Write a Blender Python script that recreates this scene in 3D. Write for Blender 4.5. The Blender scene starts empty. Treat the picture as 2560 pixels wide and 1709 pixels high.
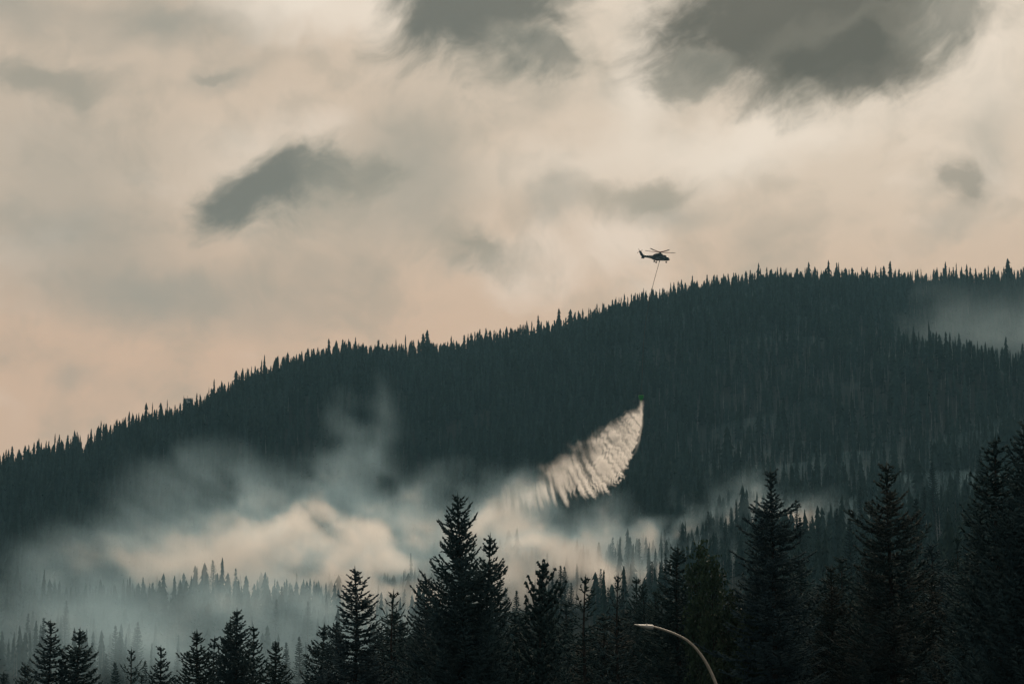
import bpy, math, random
import numpy as np
from mathutils import Vector, Matrix, Euler

sc = bpy.context.scene
COL = sc.collection
R = math.radians

# ------------------------------------------------------------------ camera
W_PX, H_PX, F_PX = 2560.0, 1709.0, 2560.0 * 100.0 / 36.0
PITCH = R(10.1)
CAM = Vector((0.0, 0.0, 1.7))
cd = bpy.data.cameras.new('camera')
cam = bpy.data.objects.new('camera', cd)
COL.objects.link(cam)
sc.camera = cam
cam.location = CAM
cam.rotation_euler = (R(90) + PITCH, 0, 0)
cd.lens = 100
cd.sensor_width = 36
cd.clip_start = 1.0
cd.clip_end = 30000

# ------------------------------------------------------------------ colour management
sc.view_settings.view_transform = 'Standard'
sc.view_settings.look = 'None'
sc.view_settings.exposure = 0.0
sc.view_settings.gamma = 1.0
sc.view_settings.use_curve_mapping = False
sc.cycles.use_denoising = True
sc.cycles.max_bounces = 4
sc.cycles.diffuse_bounces = 2
sc.cycles.glossy_bounces = 2
sc.cycles.transparent_max_bounces = 16
sc.cycles.volume_bounces = 2
sc.cycles.volume_step_rate = 2.0
sc.cycles.volume_max_steps = 256

# ------------------------------------------------------------------ world: a broken, back-lit cloud deck
SUN_AZ, SUN_EL = R(7), R(26)          # azimuth to the right of the view (+Y), elevation
world = bpy.data.worlds.new('World')
sc.world = world
world.use_nodes = True


def srgb(r, g, b):
    f = lambda c: (c / 255 / 12.92) if c / 255 <= 0.04045 else ((c / 255 + 0.055) / 1.055) ** 2.4
    return (f(r), f(g), f(b))


class NT:
    """small helper for wiring node trees"""

    def __init__(self, tree):
        self.t, self.N, self.L = tree, tree.nodes, tree.links

    def new(self, kind, **kw):
        n = self.N.new(kind)
        for k, v in kw.items():
            setattr(n, k, v)
        return n

    def put(self, sock, v):
        if isinstance(v, bpy.types.NodeSocket):
            self.L.new(v, sock)
        elif v is not None:
            if hasattr(sock.default_value, '__len__') and len(sock.default_value) == 4 and len(v) == 3:
                v = (*v, 1)
            sock.default_value = v

    def math(self, op, a, b=None, c=None, clamp=False):
        n = self.new('ShaderNodeMath', operation=op, use_clamp=clamp)
        for s, v in zip(n.inputs, (a, b, c)):
            self.put(s, v)
        return n.outputs[0]

    def vmath(self, op, a, b=None, scale=None):
        n = self.new('ShaderNodeVectorMath', operation=op)
        self.put(n.inputs[0], a)
        if b is not None:
            self.put(n.inputs[1], b)
        if scale is not None:
            self.put(n.inputs['Scale'], scale)
        return n.outputs['Value'] if op in ('LENGTH', 'DOT_PRODUCT') else n.outputs[0]

    def noise(self, vec, scale, detail=5, rough=0.55, dist=0.0):
        n = self.new('ShaderNodeTexNoise')
        self.put(n.inputs['Vector'], vec)
        n.inputs['Scale'].default_value = scale
        n.inputs['Detail'].default_value = detail
        n.inputs['Roughness'].default_value = rough
        n.inputs['Distortion'].default_value = dist
        return n

    def remap(self, v, a, b, c=0.0, d=1.0, smooth=True):
        n = self.new('ShaderNodeMapRange', interpolation_type='SMOOTHSTEP' if smooth else 'LINEAR')
        self.put(n.inputs['Value'], v)
        for k, x in zip(('From Min', 'From Max', 'To Min', 'To Max'), (a, b, c, d)):
            n.inputs[k].default_value = x
        return n.outputs[0]

    def mix(self, f, a, b, blend='MIX'):
        n = self.new('ShaderNodeMix', data_type='RGBA', blend_type=blend)
        self.put(n.inputs['Factor'], f)
        self.put(n.inputs['A'], a) if False else None
        sa = [s for s in n.inputs if s.name == 'A' and s.type == 'RGBA'][0]
        sb = [s for s in n.inputs if s.name == 'B' and s.type == 'RGBA'][0]
        self.put(sa, a)
        self.put(sb, b)
        return [s for s in n.outputs if s.type == 'RGBA'][0]


def build_world():
    t = NT(world.node_tree)
    bg = t.N['Background']
    sky = t.new('ShaderNodeTexSky', sky_type='NISHITA')
    sky.sun_disc = False
    sky.sun_elevation = SUN_EL
    sky.sun_rotation = SUN_AZ
    sky.dust_density = 4.0
    sky.air_density = 1.2
    tc = t.new('ShaderNodeTexCoord').outputs['Generated']
    nrm = t.vmath('NORMALIZE', tc)
    sep = t.new('ShaderNodeSeparateXYZ')
    t.put(sep.inputs[0], nrm)
    x, y, z = sep.outputs
    az = t.math('ARCTAN2', x, y)
    el = t.math('ARCSINE', z)
    # angular coordinates in units of 1000 photo pixels: U to the right, V downwards
    U = t.math('ADD', t.math('MULTIPLY', az, F_PX / 1000), 1.28)
    V = t.math('MULTIPLY_ADD', el, -F_PX / 1000, 0.8545 + PITCH * F_PX / 1000)
    comb = t.new('ShaderNodeCombineXYZ')
    t.put(comb.inputs[0], U)
    t.put(comb.inputs[1], V)
    P = comb.outputs[0]

    def warped(p, scale, amp, detail, seed):
        off = t.vmath('ADD', p, (seed, seed * 1.7, seed * 0.3))
        n = t.noise(off, scale, detail, 0.55)
        c = t.vmath('SUBTRACT', n.outputs['Color'], (0.5, 0.5, 0.5))
        return t.vmath('MULTIPLY_ADD' if False else 'ADD', p, t.vmath('SCALE', c, scale=amp))

    Pw = warped(P, 2.2, 0.30, 3, 3.1)
    Pc = warped(warped(Pw, 7.0, 0.10, 4, 7.7), 26.0, 0.035, 5, 2.2)       # crinkled edges
    Ps = warped(warped(P, 2.6, 0.30, 4, 11.3), 11.0, 0.07, 5, 5.1)        # soft veils

    def blob(p, cx, cy, rx, ry, rot, r1, r0):
        """falls from 1 inside r0 to 0 outside r1 (in units of the ellipse)"""
        m = t.new('ShaderNodeMapping', vector_type='TEXTURE')
        t.put(m.inputs['Vector'], p)
        m.inputs['Location'].default_value = (cx / 1000, cy / 1000, 0)
        m.inputs['Rotation'].default_value = (0, 0, R(rot))
        m.inputs['Scale'].default_value = (rx / 1000, ry / 1000, 1)
        # flatten the warp's third axis
        fl = t.vmath('MULTIPLY', m.outputs[0], (1, 1, 0))
        return t.remap(t.vmath('LENGTH', fl), r1, r0)

    # --- base veil: pink-peach low down, cream above; greyer and cooler away from the sun
    S = 10.0                                   # colours are divided by the background strength 0.1
    col = lambda *c: tuple(S * v for v in srgb(*c))
    low = t.remap(V, 0.40, 0.95)
    base = t.mix(low, col(208, 188, 167), col(210, 178, 152))
    sdir = (math.sin(SUN_AZ) * math.cos(SUN_EL), math.cos(SUN_AZ) * math.cos(SUN_EL), math.sin(SUN_EL))
    cosang = t.vmath('DOT_PRODUCT', nrm, sdir)
    away = t.remap(cosang, 0.80, -0.5)
    base = t.mix(t.math('MULTIPLY', away, 0.85), base, col(104, 128, 140))
    glow = t.remap(cosang, 0.965, 1.0)
    base = t.mix(t.math('MULTIPLY', glow, 0.6), base, col(250, 240, 224))

    # --- broad brightness modulation that goes on over the whole sky
    st = t.vmath('MULTIPLY', Pw, (0.75, 1.25, 1.0))
    n1 = t.noise(st, 1.9, 6, 0.52).outputs['Fac']
    n2 = t.noise(t.vmath('ADD', Pw, (5, 9, 0)), 6.5, 5, 0.55).outputs['Fac']
    base = t.mix(t.remap(n1, 0.50, 0.26, 0, 0.60), base, col(150, 146, 134))
    base = t.mix(t.remap(n1, 0.50, 0.72, 0, 0.60), base, col(238, 222, 205))
    base = t.mix(t.remap(n2, 0.54, 0.30, 0, 0.30), base, col(150, 146, 133))

    def lay(cur, p, col_, a, *args):
        m = blob(p, *args)
        return t.mix(t.math('MULTIPLY', m, a), cur, col_)

    pale = col(238, 224, 207)
    for a, args in ((0.95, (720, 20, 230, 120, 0, 1.2, 0.1)), (0.75, (930, 60, 150, 130, 0, 1.2, 0.1)),
                    (0.80, (1620, 180, 110, 230, 8, 1.2, 0.0)), (0.85, (1900, 345, 430, 110, -4, 1.2, 0.0)),
                    (0.45, (1500, 440, 380, 110, 0, 1.2, 0.0)), (0.5, (2460, 250, 180, 260, 20, 1.2, 0.0)),
                    (0.35, (640, 400, 260, 160, 0, 1.2, 0.0)), (0.4, (2250, 60, 420, 260, 0, 1.1, 0.5))):
        base = lay(base, Ps, pale, a, *args)
    grey = col(148, 147, 137)
    for a, args in ((0.45, (20, 30, 160, 120, 0, 1.2, 0.0)),
                    (0.55, (470, 90, 200, 60, -12, 1.2, 0.0)), (0.72, (330, 720, 540, 140, 4, 1.2, 0.0)), (0.45, (120, 420, 420, 200, 0, 1.2, 0.0)), (0.35, (320, 60, 420, 160, 0, 1.2, 0.0)),
                    (0.62, (1040, 440, 220, 220, 20, 1.2, 0.0)), (0.62, (150, 570, 400, 110, 0, 1.2, 0.0)),
                    (0.50, (1370, 520, 110, 80, -15, 1.2, 0.1)),
                    (0.60, (1680, 525, 190, 65, -8, 1.2, 0.0)), 
                    (0.45, (2340, 590, 150, 60, -35, 1.2, 0.0)), (0.35, (170, 985, 110, 50, 0, 1.2, 0.0)),
                    (0.40, (520, 190, 110, 35, -25, 1.2, 0.0)), (0.35, (2480, 420, 120, 240, 15, 1.2, 0.0))):
        base = lay(base, Ps, grey, a, *args)
    # the heavy clouds in view: torn edges where a noise field eats into each body
    wind = t.new('ShaderNodeMapping', vector_type='TEXTURE')
    t.put(wind.inputs['Vector'], Pw)
    wind.inputs['Rotation'].default_value = (0, 0, R(-28))
    wind.inputs['Scale'].default_value = (1.7, 0.85, 1.0)
    tear = t.noise(wind.outputs[0], 4.2, 9, 0.60, 0.25).outputs['Fac']
    tear2 = t.noise(t.vmath('ADD', wind.outputs[0], (3.3, 8.1, 0)), 13.0, 7, 0.62, 0.2).outputs['Fac']
    jag = t.math('ADD', t.math('MULTIPLY', t.math('SUBTRACT', tear, 0.47), 1.0), t.math('MULTIPLY', t.math('SUBTRACT', tear2, 0.5), 0.42))

    def heavy(cur, cx, cy, rx, ry, rot, deep, pale_, amount=0.96, soft=0.62):
        m = t.new('ShaderNodeMapping', vector_type='TEXTURE')
        t.put(m.inputs['Vector'], Pc)
        m.inputs['Location'].default_value = (cx / 1000, cy / 1000, 0)
        m.inputs['Rotation'].default_value = (0, 0, R(rot))
        m.inputs['Scale'].default_value = (rx / 1000, ry / 1000, 1)
        r_ = t.vmath('LENGTH', t.vmath('MULTIPLY', m.outputs[0], (1, 1, 0)))
        v = t.math('ADD', t.math('SUBTRACT', 1.0, r_), jag)
        tone = t.mix(t.remap(v, 0.05, 0.70), pale_, deep)
        return t.mix(t.math('MULTIPLY', t.remap(v, 0.0, soft), amount), cur, tone)

    g1, g2, g3 = col(150, 146, 133), col(104, 108, 102), col(56, 64, 62)
    base = heavy(base, 1230, 150, 300, 170, 12, col(140, 137, 126), col(165, 158, 144), 0.55, 0.8)
    base = heavy(base, 2120, 150, 480, 210, 6, col(140, 137, 126), col(165, 158, 144), 0.6, 0.8)
    base = heavy(base, 730, 490, 330, 150, -18, col(150, 146, 133), col(172, 163, 147), 0.55, 0.8)
    base = heavy(base, 1195, 35, 325, 270, -14, col(84, 90, 86), g1)
    base = heavy(base, 1330, 160, 170, 80, 22, g2, g1, 0.7, 0.6)
    base = heavy(base, 665, 490, 285, 118, -24, g2, g1)
    base = heavy(base, 860, 425, 150, 80, -8, col(130, 130, 120), g1, 0.6, 0.7)
    base = heavy(base, 2000, 45, 510, 280, -4, g3, col(108, 109, 101))
    base = heavy(base, 2170, 180, 290, 120, 6, g3, col(124, 122, 111), 0.85)
    base = heavy(base, 2420, 60, 200, 150, -15, col(105, 108, 101), col(140, 136, 124), 0.8, 0.7)
    base = heavy(base, 1740, 190, 140, 80, -24, col(120, 120, 111), g1, 0.7, 0.6)
    base = heavy(base, 1180, 620, 190, 85, 14, col(138, 136, 124), col(165, 157, 142), 0.75, 0.8)
    base = heavy(base, 2415, 500, 80, 75, 60, col(135, 131, 120), col(165, 156, 142), 0.75, 0.8)
    base = heavy(base, 1660, 520, 190, 60, -8, col(152, 146, 132), col(176, 165, 149), 0.7, 0.8)
    base = heavy(base, 90, 235, 300, 80, 2, col(146, 143, 131), col(172, 163, 148), 0.75, 0.9)
    base = heavy(base, 510, 195, 130, 30, -22, col(150, 146, 134), col(176, 167, 151), 0.6, 0.8)
    # elsewhere the deck carries heavy clouds of the same kind, from noise
    n3 = t.noise(t.vmath('ADD', t.vmath('MULTIPLY', Pc, (0.6, 1.0, 1.0)), (31, 4, 0)), 0.9, 5, 0.5).outputs['Fac']
    outside = t.math('MAXIMUM', t.remap(t.math('ABSOLUTE', t.math('SUBTRACT', U, 1.28)), 1.35, 1.9), t.remap(V, -0.05, -0.6))
    base = t.mix(t.math('MULTIPLY', t.math('MULTIPLY', t.remap(n3, 0.52, 0.62), outside), 0.85), base, col(104, 108, 102))
    # a little of the clear sky behind comes through everywhere
    out = t.mix(0.015, base, sky.outputs[0])
    t.put(bg.inputs['Color'], out)
    bg.inputs['Strength'].default_value = 0.1


build_world()

sl = bpy.data.lights.new('sun', 'SUN')
sl.energy = 2.2
sl.angle = R(10)
sl.color = (1.0, 0.82, 0.63)
sun = bpy.data.objects.new('sun', sl)
COL.objects.link(sun)
sun.rotation_euler = Vector((math.sin(SUN_AZ) * math.cos(SUN_EL), math.cos(SUN_AZ) * math.cos(SUN_EL), math.sin(SUN_EL))).to_track_quat('Z', 'Y').to_euler()


# ------------------------------------------------------------------ helpers
def ray(px, py):
    """unit-depth direction (y = 1) of a photo pixel"""
    a, b = (px - W_PX / 2) / F_PX, (H_PX / 2 - py) / F_PX
    c, s = math.cos(PITCH), math.sin(PITCH)
    d = Vector((a, c - b * s, s + b * c))
    return d / d.y


def at(px, py, dist):
    """the point on a pixel's ray at forward distance dist"""
    return CAM + ray(px, py) * dist


def tan_el(py):
    return math.tan(PITCH + math.atan((H_PX / 2 - py) / F_PX))


def tag(o, label=None, cat=None, group=None, kind=None):
    if label: o['label'] = label
    if cat: o['category'] = cat
    if group: o['group'] = group
    if kind: o['kind'] = kind
    return o


def mesh_from(name, verts, faces, mat, smooth=False):
    me = bpy.data.meshes.new(name)
    verts = np.asarray(verts, np.float32)
    if isinstance(faces, np.ndarray) and faces.ndim == 2:
        n, k = faces.shape
        me.vertices.add(len(verts))
        me.vertices.foreach_set('co', verts.ravel())
        me.loops.add(n * k)
        me.loops.foreach_set('vertex_index', faces.astype(np.int32).ravel())
        me.polygons.add(n)
        me.polygons.foreach_set('loop_start', np.arange(0, n * k, k, dtype=np.int32))
        if smooth:
            me.polygons.foreach_set('use_smooth', np.ones(n, bool))
        me.update(calc_edges=True)
    else:
        me.from_pydata([tuple(map(float, v)) for v in verts], [], [tuple(f) for f in faces])
        if smooth:
            for p in me.polygons: p.use_smooth = True
    if mat: me.materials.append(mat)
    return me


def add_obj(name, data, parent=None, loc=None, rot=None, scale=None):
    o = bpy.data.objects.new(name, data)
    COL.objects.link(o)
    if parent is not None: o.parent = parent
    if loc is not None: o.location = loc
    if rot is not None: o.rotation_euler = rot
    if scale is not None: o.scale = scale
    return o


def material(name, color, rough=0.8, spec=0.3, metallic=0.0, color2=None, nscale=2.0, n0=0.4, n1=0.65, bump=0.0, obj_var=0.0, detail=5):
    m = bpy.data.materials.new(name)
    m.use_nodes = True
    t = NT(m.node_tree)
    b = t.N['Principled BSDF']
    b.inputs['Roughness'].default_value = rough
    b.inputs['Specular IOR Level'].default_value = spec
    b.inputs['Metallic'].default_value = metallic
    c = None
    if color2 is not None:
        tc = t.new('ShaderNodeTexCoord').outputs['Object']
        nz = t.noise(tc, nscale, detail, 0.6)
        c = t.mix(t.remap(nz.outputs['Fac'], n0, n1), color, color2)
        if bump:
            bn = t.new('ShaderNodeBump')
            bn.inputs['Strength'].default_value = bump
            t.put(bn.inputs['Height'], nz.outputs['Fac'])
            t.put(b.inputs['Normal'], bn.outputs[0])
    if obj_var:
        oi = t.new('ShaderNodeObjectInfo')
        hsv = t.new('ShaderNodeHueSaturation')
        t.put(hsv.inputs['Color'], c if c is not None else color)
        t.put(hsv.inputs['Value'], t.remap(oi.outputs['Random'], 0, 1, 1 - obj_var, 1 + obj_var, False))
        t.put(hsv.inputs['Hue'], t.remap(oi.outputs['Random'], 0, 1, 0.5 - 0.03, 0.5 + 0.02, False))
        c = hsv.outputs[0]
    t.put(b.inputs['Base Color'], c if c is not None else color)
    return m


M = {}
M['needle'] = material('needle', (0.026, 0.050, 0.055), 0.9, 0.04, color2=(0.044, 0.070, 0.070), nscale=1.3, obj_var=0.25)
M['needle_far'] = material('needle_far', (0.016, 0.034, 0.034), 0.95, 0.0, color2=(0.030, 0.050, 0.047), nscale=0.3, obj_var=0.35)
M['needle_rust'] = material('needle_rust', (0.028, 0.048, 0.048), 0.9, 0.04, color2=(0.048, 0.054, 0.048), nscale=1.0, obj_var=0.2)
M['leaf'] = material('leaf', (0.026, 0.050, 0.030), 0.7, 0.1, color2=(0.055, 0.080, 0.042), nscale=0.8, obj_var=0.2)
M['bark'] = material('bark', (0.030, 0.027, 0.024), 0.95, 0.0, color2=(0.055, 0.048, 0.042), nscale=6, bump=0.3)
M['dead_wood'] = material('dead_wood', (0.085, 0.098, 0.100), 0.95, 0.0, color2=(0.21, 0.22, 0.218), nscale=0.6, obj_var=0.5)


# ------------------------------------------------------------------ noise on arrays
_rng = np.random.default_rng(5)
_TAB = _rng.random((64, 64, 64)).astype(np.float32)


def vnoise(x, y, z):
    xi, yi, zi = np.floor(x).astype(np.int32), np.floor(y).astype(np.int32), np.floor(z).astype(np.int32)
    fx, fy, fz = (x - xi).astype(np.float32), (y - yi).astype(np.float32), (z - zi).astype(np.float32)
    fx, fy, fz = (f * f * (3 - 2 * f) for f in (fx, fy, fz))
    a, b, c = xi & 63, yi & 63, zi & 63
    a1, b1, c1 = (a + 1) & 63, (b + 1) & 63, (c + 1) & 63
    T = _TAB
    l = lambda p, q, f: p + (q - p) * f
    return l(l(l(T[a, b, c], T[a1, b, c], fx), l(T[a, b1, c], T[a1, b1, c], fx), fy),
             l(l(T[a, b, c1], T[a1, b, c1], fx), l(T[a, b1, c1], T[a1, b1, c1], fx), fy), fz)


def fbm(x, y, z, octaves=4, gain=0.5):
    s, a, n = 0, 1.0, 0.0
    for k in range(octaves):
        s = s + a * vnoise(x + 17.3 * k, y + 9.1 * k, z + 5.7 * k)
        n += a
        a *= gain
        x, y, z = x * 2.03, y * 2.03, z * 2.03
    return s / n


def sstep(a, b, v):
    t = np.clip((v - a) / (b - a), 0, 1)
    return t * t * (3 - 2 * t)


# ------------------------------------------------------------------ terrain
RIDGE_PX = [-1500, -700, -300, 0, 200, 300, 480, 600, 700, 800, 870, 1000, 1100, 1200, 1400, 1500, 1600, 1700, 1800, 1900, 2000, 2200, 2400, 2560, 3000, 3800]
RIDGE_PY = [1335, 1295, 1250, 1186, 1138, 1100, 1038, 984, 950, 923, 910, 908, 911, 890, 852, 812, 787, 769, 749, 733, 726, 725, 722, 718, 745, 810]
U_K = np.array([(p - 1280) / F_PX for p in RIDGE_PX])
T_K = np.array([tan_el(p) for p in RIDGE_PY])
UG = np.linspace(-0.40, 0.40, 321)
D_PX = [-1500, 0, 600, 900, 1050, 1280, 2000, 2560, 3800]
D_V = [2400, 2450, 2600, 2950, 2950, 2850, 3150, 3350, 3500]
ridge_d = lambda u: np.interp(u, [(p - 1280) / F_PX for p in D_PX], D_V)
ROW_D = [0, 120, 250, 420, 700, 1000, 1300, 1600, 2000]
COL_U = [(p - 1280) / F_PX for p in (-600, 0, 700, 1400, 2000, 2560, 3200)]
ROW_Z = np.array([[0, 0, 0, 0, 0, 0, 0], [0, 0, 0, 0, 0, 0, 0], [1, 1, 1.5, 2, 3, 4, 4], [5, 5, 6, 8, 12, 20, 20], [26, 27, 27, 33, 46, 68, 68],
                  [60, 62, 62, 72, 90, 112, 112], [98, 101, 101, 113, 131, 150, 150], [140, 146, 150, 165, 188, 196, 190], [205, 215, 228, 250, 282, 296, 280]], float)
_ridge_fix = np.zeros_like(UG)


def bilin_rows(u, d):
    cols = np.stack([np.interp(d, ROW_D, ROW_Z[:, k]) for k in range(len(COL_U))], -1)
    out = np.zeros_like(d)
    ui = np.clip(np.searchsorted(COL_U, u) - 1, 0, len(COL_U) - 2)
    cu = np.array(COL_U)
    f = np.clip((u - cu[ui]) / (cu[ui + 1] - cu[ui]), 0, 1)
    f = f * f * (3 - 2 * f)
    a = np.take_along_axis(cols, ui[..., None], -1)[..., 0]
    b = np.take_along_axis(cols, (ui + 1)[..., None], -1)[..., 0]
    return a + (b - a) * f


def terrain(x, y):
    x, y = np.broadcast_arrays(np.asarray(x, float), np.asarray(y, float))
    d = np.maximum(y, 1.0)
    u = np.clip(x / d, -0.40, 0.40)
    front = bilin_rows(u, np.minimum(d, 2000.0))
    D = ridge_d(u)
    zr = D * np.interp(u, U_K, T_K) + CAM.z + np.interp(u, UG, _ridge_fix)
    s = np.clip((d - 2000) / (D - 2000), 0, 3)
    up = np.sin(np.minimum(s, 1) * math.pi / 2) * 0.55 + np.minimum(s, 1) * 0.45
    z = front + (zr - front) * up
    z = z - np.maximum(d - D, 0) * 0.22 - np.maximum(d - D - 150, 0) * 0.25
    z = np.where(d > D, np.maximum(z, -5), z)
    # right-hand spur with a gully behind it
    su = sstep(0.115, 0.160, u)
    crest_py = np.interp(u, [0.11, 0.129, 0.144, 0.158, 0.18, 0.3], [860, 862, 882, 930, 985, 1250])
    crest_z = 2300 * np.tan(PITCH + np.arctan((H_PX / 2 - crest_py) / F_PX))
    prof = np.exp(-((d - 2290) / 190.0) ** 2)
    gully = np.interp(u, [0.105, 0.129, 0.15, 0.18, 0.24, 0.40], [0, 14, 80, 190, 260, 260])
    z = z - gully * np.exp(-(np.abs(d - 2740) / 330.0) ** 3)
    z = z + su * prof * (crest_z - z)
    # a low wooded knoll in the smoke, and small scale roll
    z = z + 9 * np.exp(-((u + 0.107) / 0.020) ** 2 - ((d - 1270) / 80) ** 2)
    amp = sstep(300, 1200, d)
    z = z + amp * (fbm(x / 240 + 9, y / 240 + 3, x * 0 + 1.5, 3) - 0.5) * 20 + amp * (fbm(x / 60 + 2, y / 60, x * 0 + 4.5, 2) - 0.5) * 6
    return z


for _ in range(3):      # make the visible skyline follow the photographed one
    dd = np.linspace(2000, 3700, 120)
    XX, DD = UG[:, None] * dd[None, :], np.repeat(dd[None, :], len(UG), 0)
    tt = (terrain(XX, DD) - CAM.z) / DD
    # the skyline's own target, in elevation tangent
    err = np.interp(UG, U_K, T_K) - tt.max(1)
    k = np.exp(-np.linspace(-2, 2, 9) ** 2)
    _ridge_fix = _ridge_fix + np.convolve(np.pad(err * ridge_d(UG), 4, 'edge'), k / k.sum(), 'valid')


def tz(x, y):
    return float(terrain(np.array([x]), np.array([y]))[0])


def ground_material():
    m = bpy.data.materials.new('forest_floor')
    m.use_nodes = True
    t = NT(m.node_tree)
    b = t.N['Principled BSDF']
    b.inputs['Roughness'].default_value = 1.0
    b.inputs['Specular IOR Level'].default_value = 0.0
    tc = t.new('ShaderNodeTexCoord').outputs['Object']
    n = t.noise(tc, 0.012, 6, 0.6).outputs['Fac']
    n2 = t.noise(tc, 0.15, 6, 0.65).outputs['Fac']
    c = t.mix(t.remap(n, 0.35, 0.65), (0.020, 0.027, 0.028), (0.030, 0.037, 0.037))
    c = t.mix(t.remap(n2, 0.55, 0.72), c, (0.046, 0.050, 0.047))
    t.put(b.inputs['Base Color'], c)
    bn = t.new('ShaderNodeBump')
    bn.inputs['Strength'].default_value = 0.3
    bn.inputs['Distance'].default_value = 2.0
    t.put(bn.inputs['Height'], n2)
    t.put(b.inputs['Normal'], bn.outputs[0])
    return m


M['floor'] = ground_material()


def build_terrain():
    us = np.linspace(-0.38, 0.38, 230)
    ds = np.concatenate([np.linspace(90, 600, 40), np.linspace(615, 3700, 230), np.linspace(3750, 5200, 20)])
    Ug, Dg = np.meshgrid(us, ds, indexing='ij')
    X = Ug * Dg
    Z = terrain(X, Dg)
    edge = np.minimum(sstep(90, 140, Dg), sstep(5200, 5000, Dg))
    Z = Z * edge - 2.0 * (1 - edge)
    side = sstep(0.38, 0.36, np.abs(Ug))
    Z = Z * side - 3 * (1 - side)
    V = np.stack([X, Dg, Z], -1).reshape(-1, 3)
    n, m = len(us), len(ds)
    i = np.arange(n * m).reshape(n, m)
    F = np.stack([i[:-1, :-1], i[1:, :-1], i[1:, 1:], i[:-1, 1:]], -1).reshape(-1, 4)
    o = add_obj('hill', mesh_from('hill', V, F, M['floor'], True))
    tag(o, kind='structure')
    g = 14000.0
    gv = [(-g, -3000, -0.3), (g, -3000, -0.3), (g, g * 1.6, -0.3), (-g, g * 1.6, -0.3)]
    tag(add_obj('ground', mesh_from('ground', gv, [(0, 1, 2, 3)], M['floor'])), kind='structure')


build_terrain()


# ------------------------------------------------------------------ tree meshes
def spindles(P0, P1, Rr, frac=0.38, sides=3):
    P0, P1, Rr = np.asarray(P0, float), np.asarray(P1, float), np.asarray(Rr, float)
    n = len(P0)
    ax = P1 - P0
    ln = np.linalg.norm(ax, axis=1, keepdims=True) + 1e-9
    a = ax / ln
    ref = np.where(np.abs(a[:, 2:3]) > 0.9, np.array([[1.0, 0, 0]]), np.array([[0, 0, 1.0]]))
    b = np.cross(a, ref)
    b /= np.linalg.norm(b, axis=1, keepdims=True) + 1e-9
    c = np.cross(a, b)
    mid = P0 + ax * frac
    vs = [P0]
    for k in range(sides):
        th = 2 * math.pi * k / sides + 0.5
        vs.append(mid + (b * math.cos(th) + c * math.sin(th)) * Rr[:, None])
    vs.append(P1)
    V = np.stack(vs, 1).reshape(-1, 3)
    base = (np.arange(n) * (sides + 2))[:, None]
    F = []
    for k in range(sides):
        q = 1 + k
        r = 1 + (k + 1) % sides
        F.append(np.concatenate([base, base + r, base + q], 1))
        F.append(np.concatenate([base + q, base + r, base + sides + 1], 1))
    return V, np.concatenate(F, 0)


def tubes(path, radii, sides=6):
    """one tapered tube along a polyline"""
    path = np.asarray(path, float)
    n = len(path)
    V, F = [], []
    for i in range(n):
        t = path[min(i + 1, n - 1)] - path[max(i - 1, 0)]
        t = t / (np.linalg.norm(t) + 1e-9)
        ref = np.array([1.0, 0, 0]) if abs(t[2]) > 0.8 else np.array([0, 0, 1.0])
        b = np.cross(t, ref); b /= np.linalg.norm(b)
        c = np.cross(t, b)
        for k in range(sides):
            a = 2 * math.pi * k / sides
            V.append(path[i] + (b * math.cos(a) + c * math.sin(a)) * radii[i])
    for i in range(n - 1):
        for k in range(sides):
            q = (k + 1) % sides
            F.append((i * sides + k, i * sides + q, (i + 1) * sides + q, (i + 1) * sides + k))
    F.append(tuple(reversed(range(sides))))
    F.append(tuple((n - 1) * sides + k for k in range(sides)))
    return V, F


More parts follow.
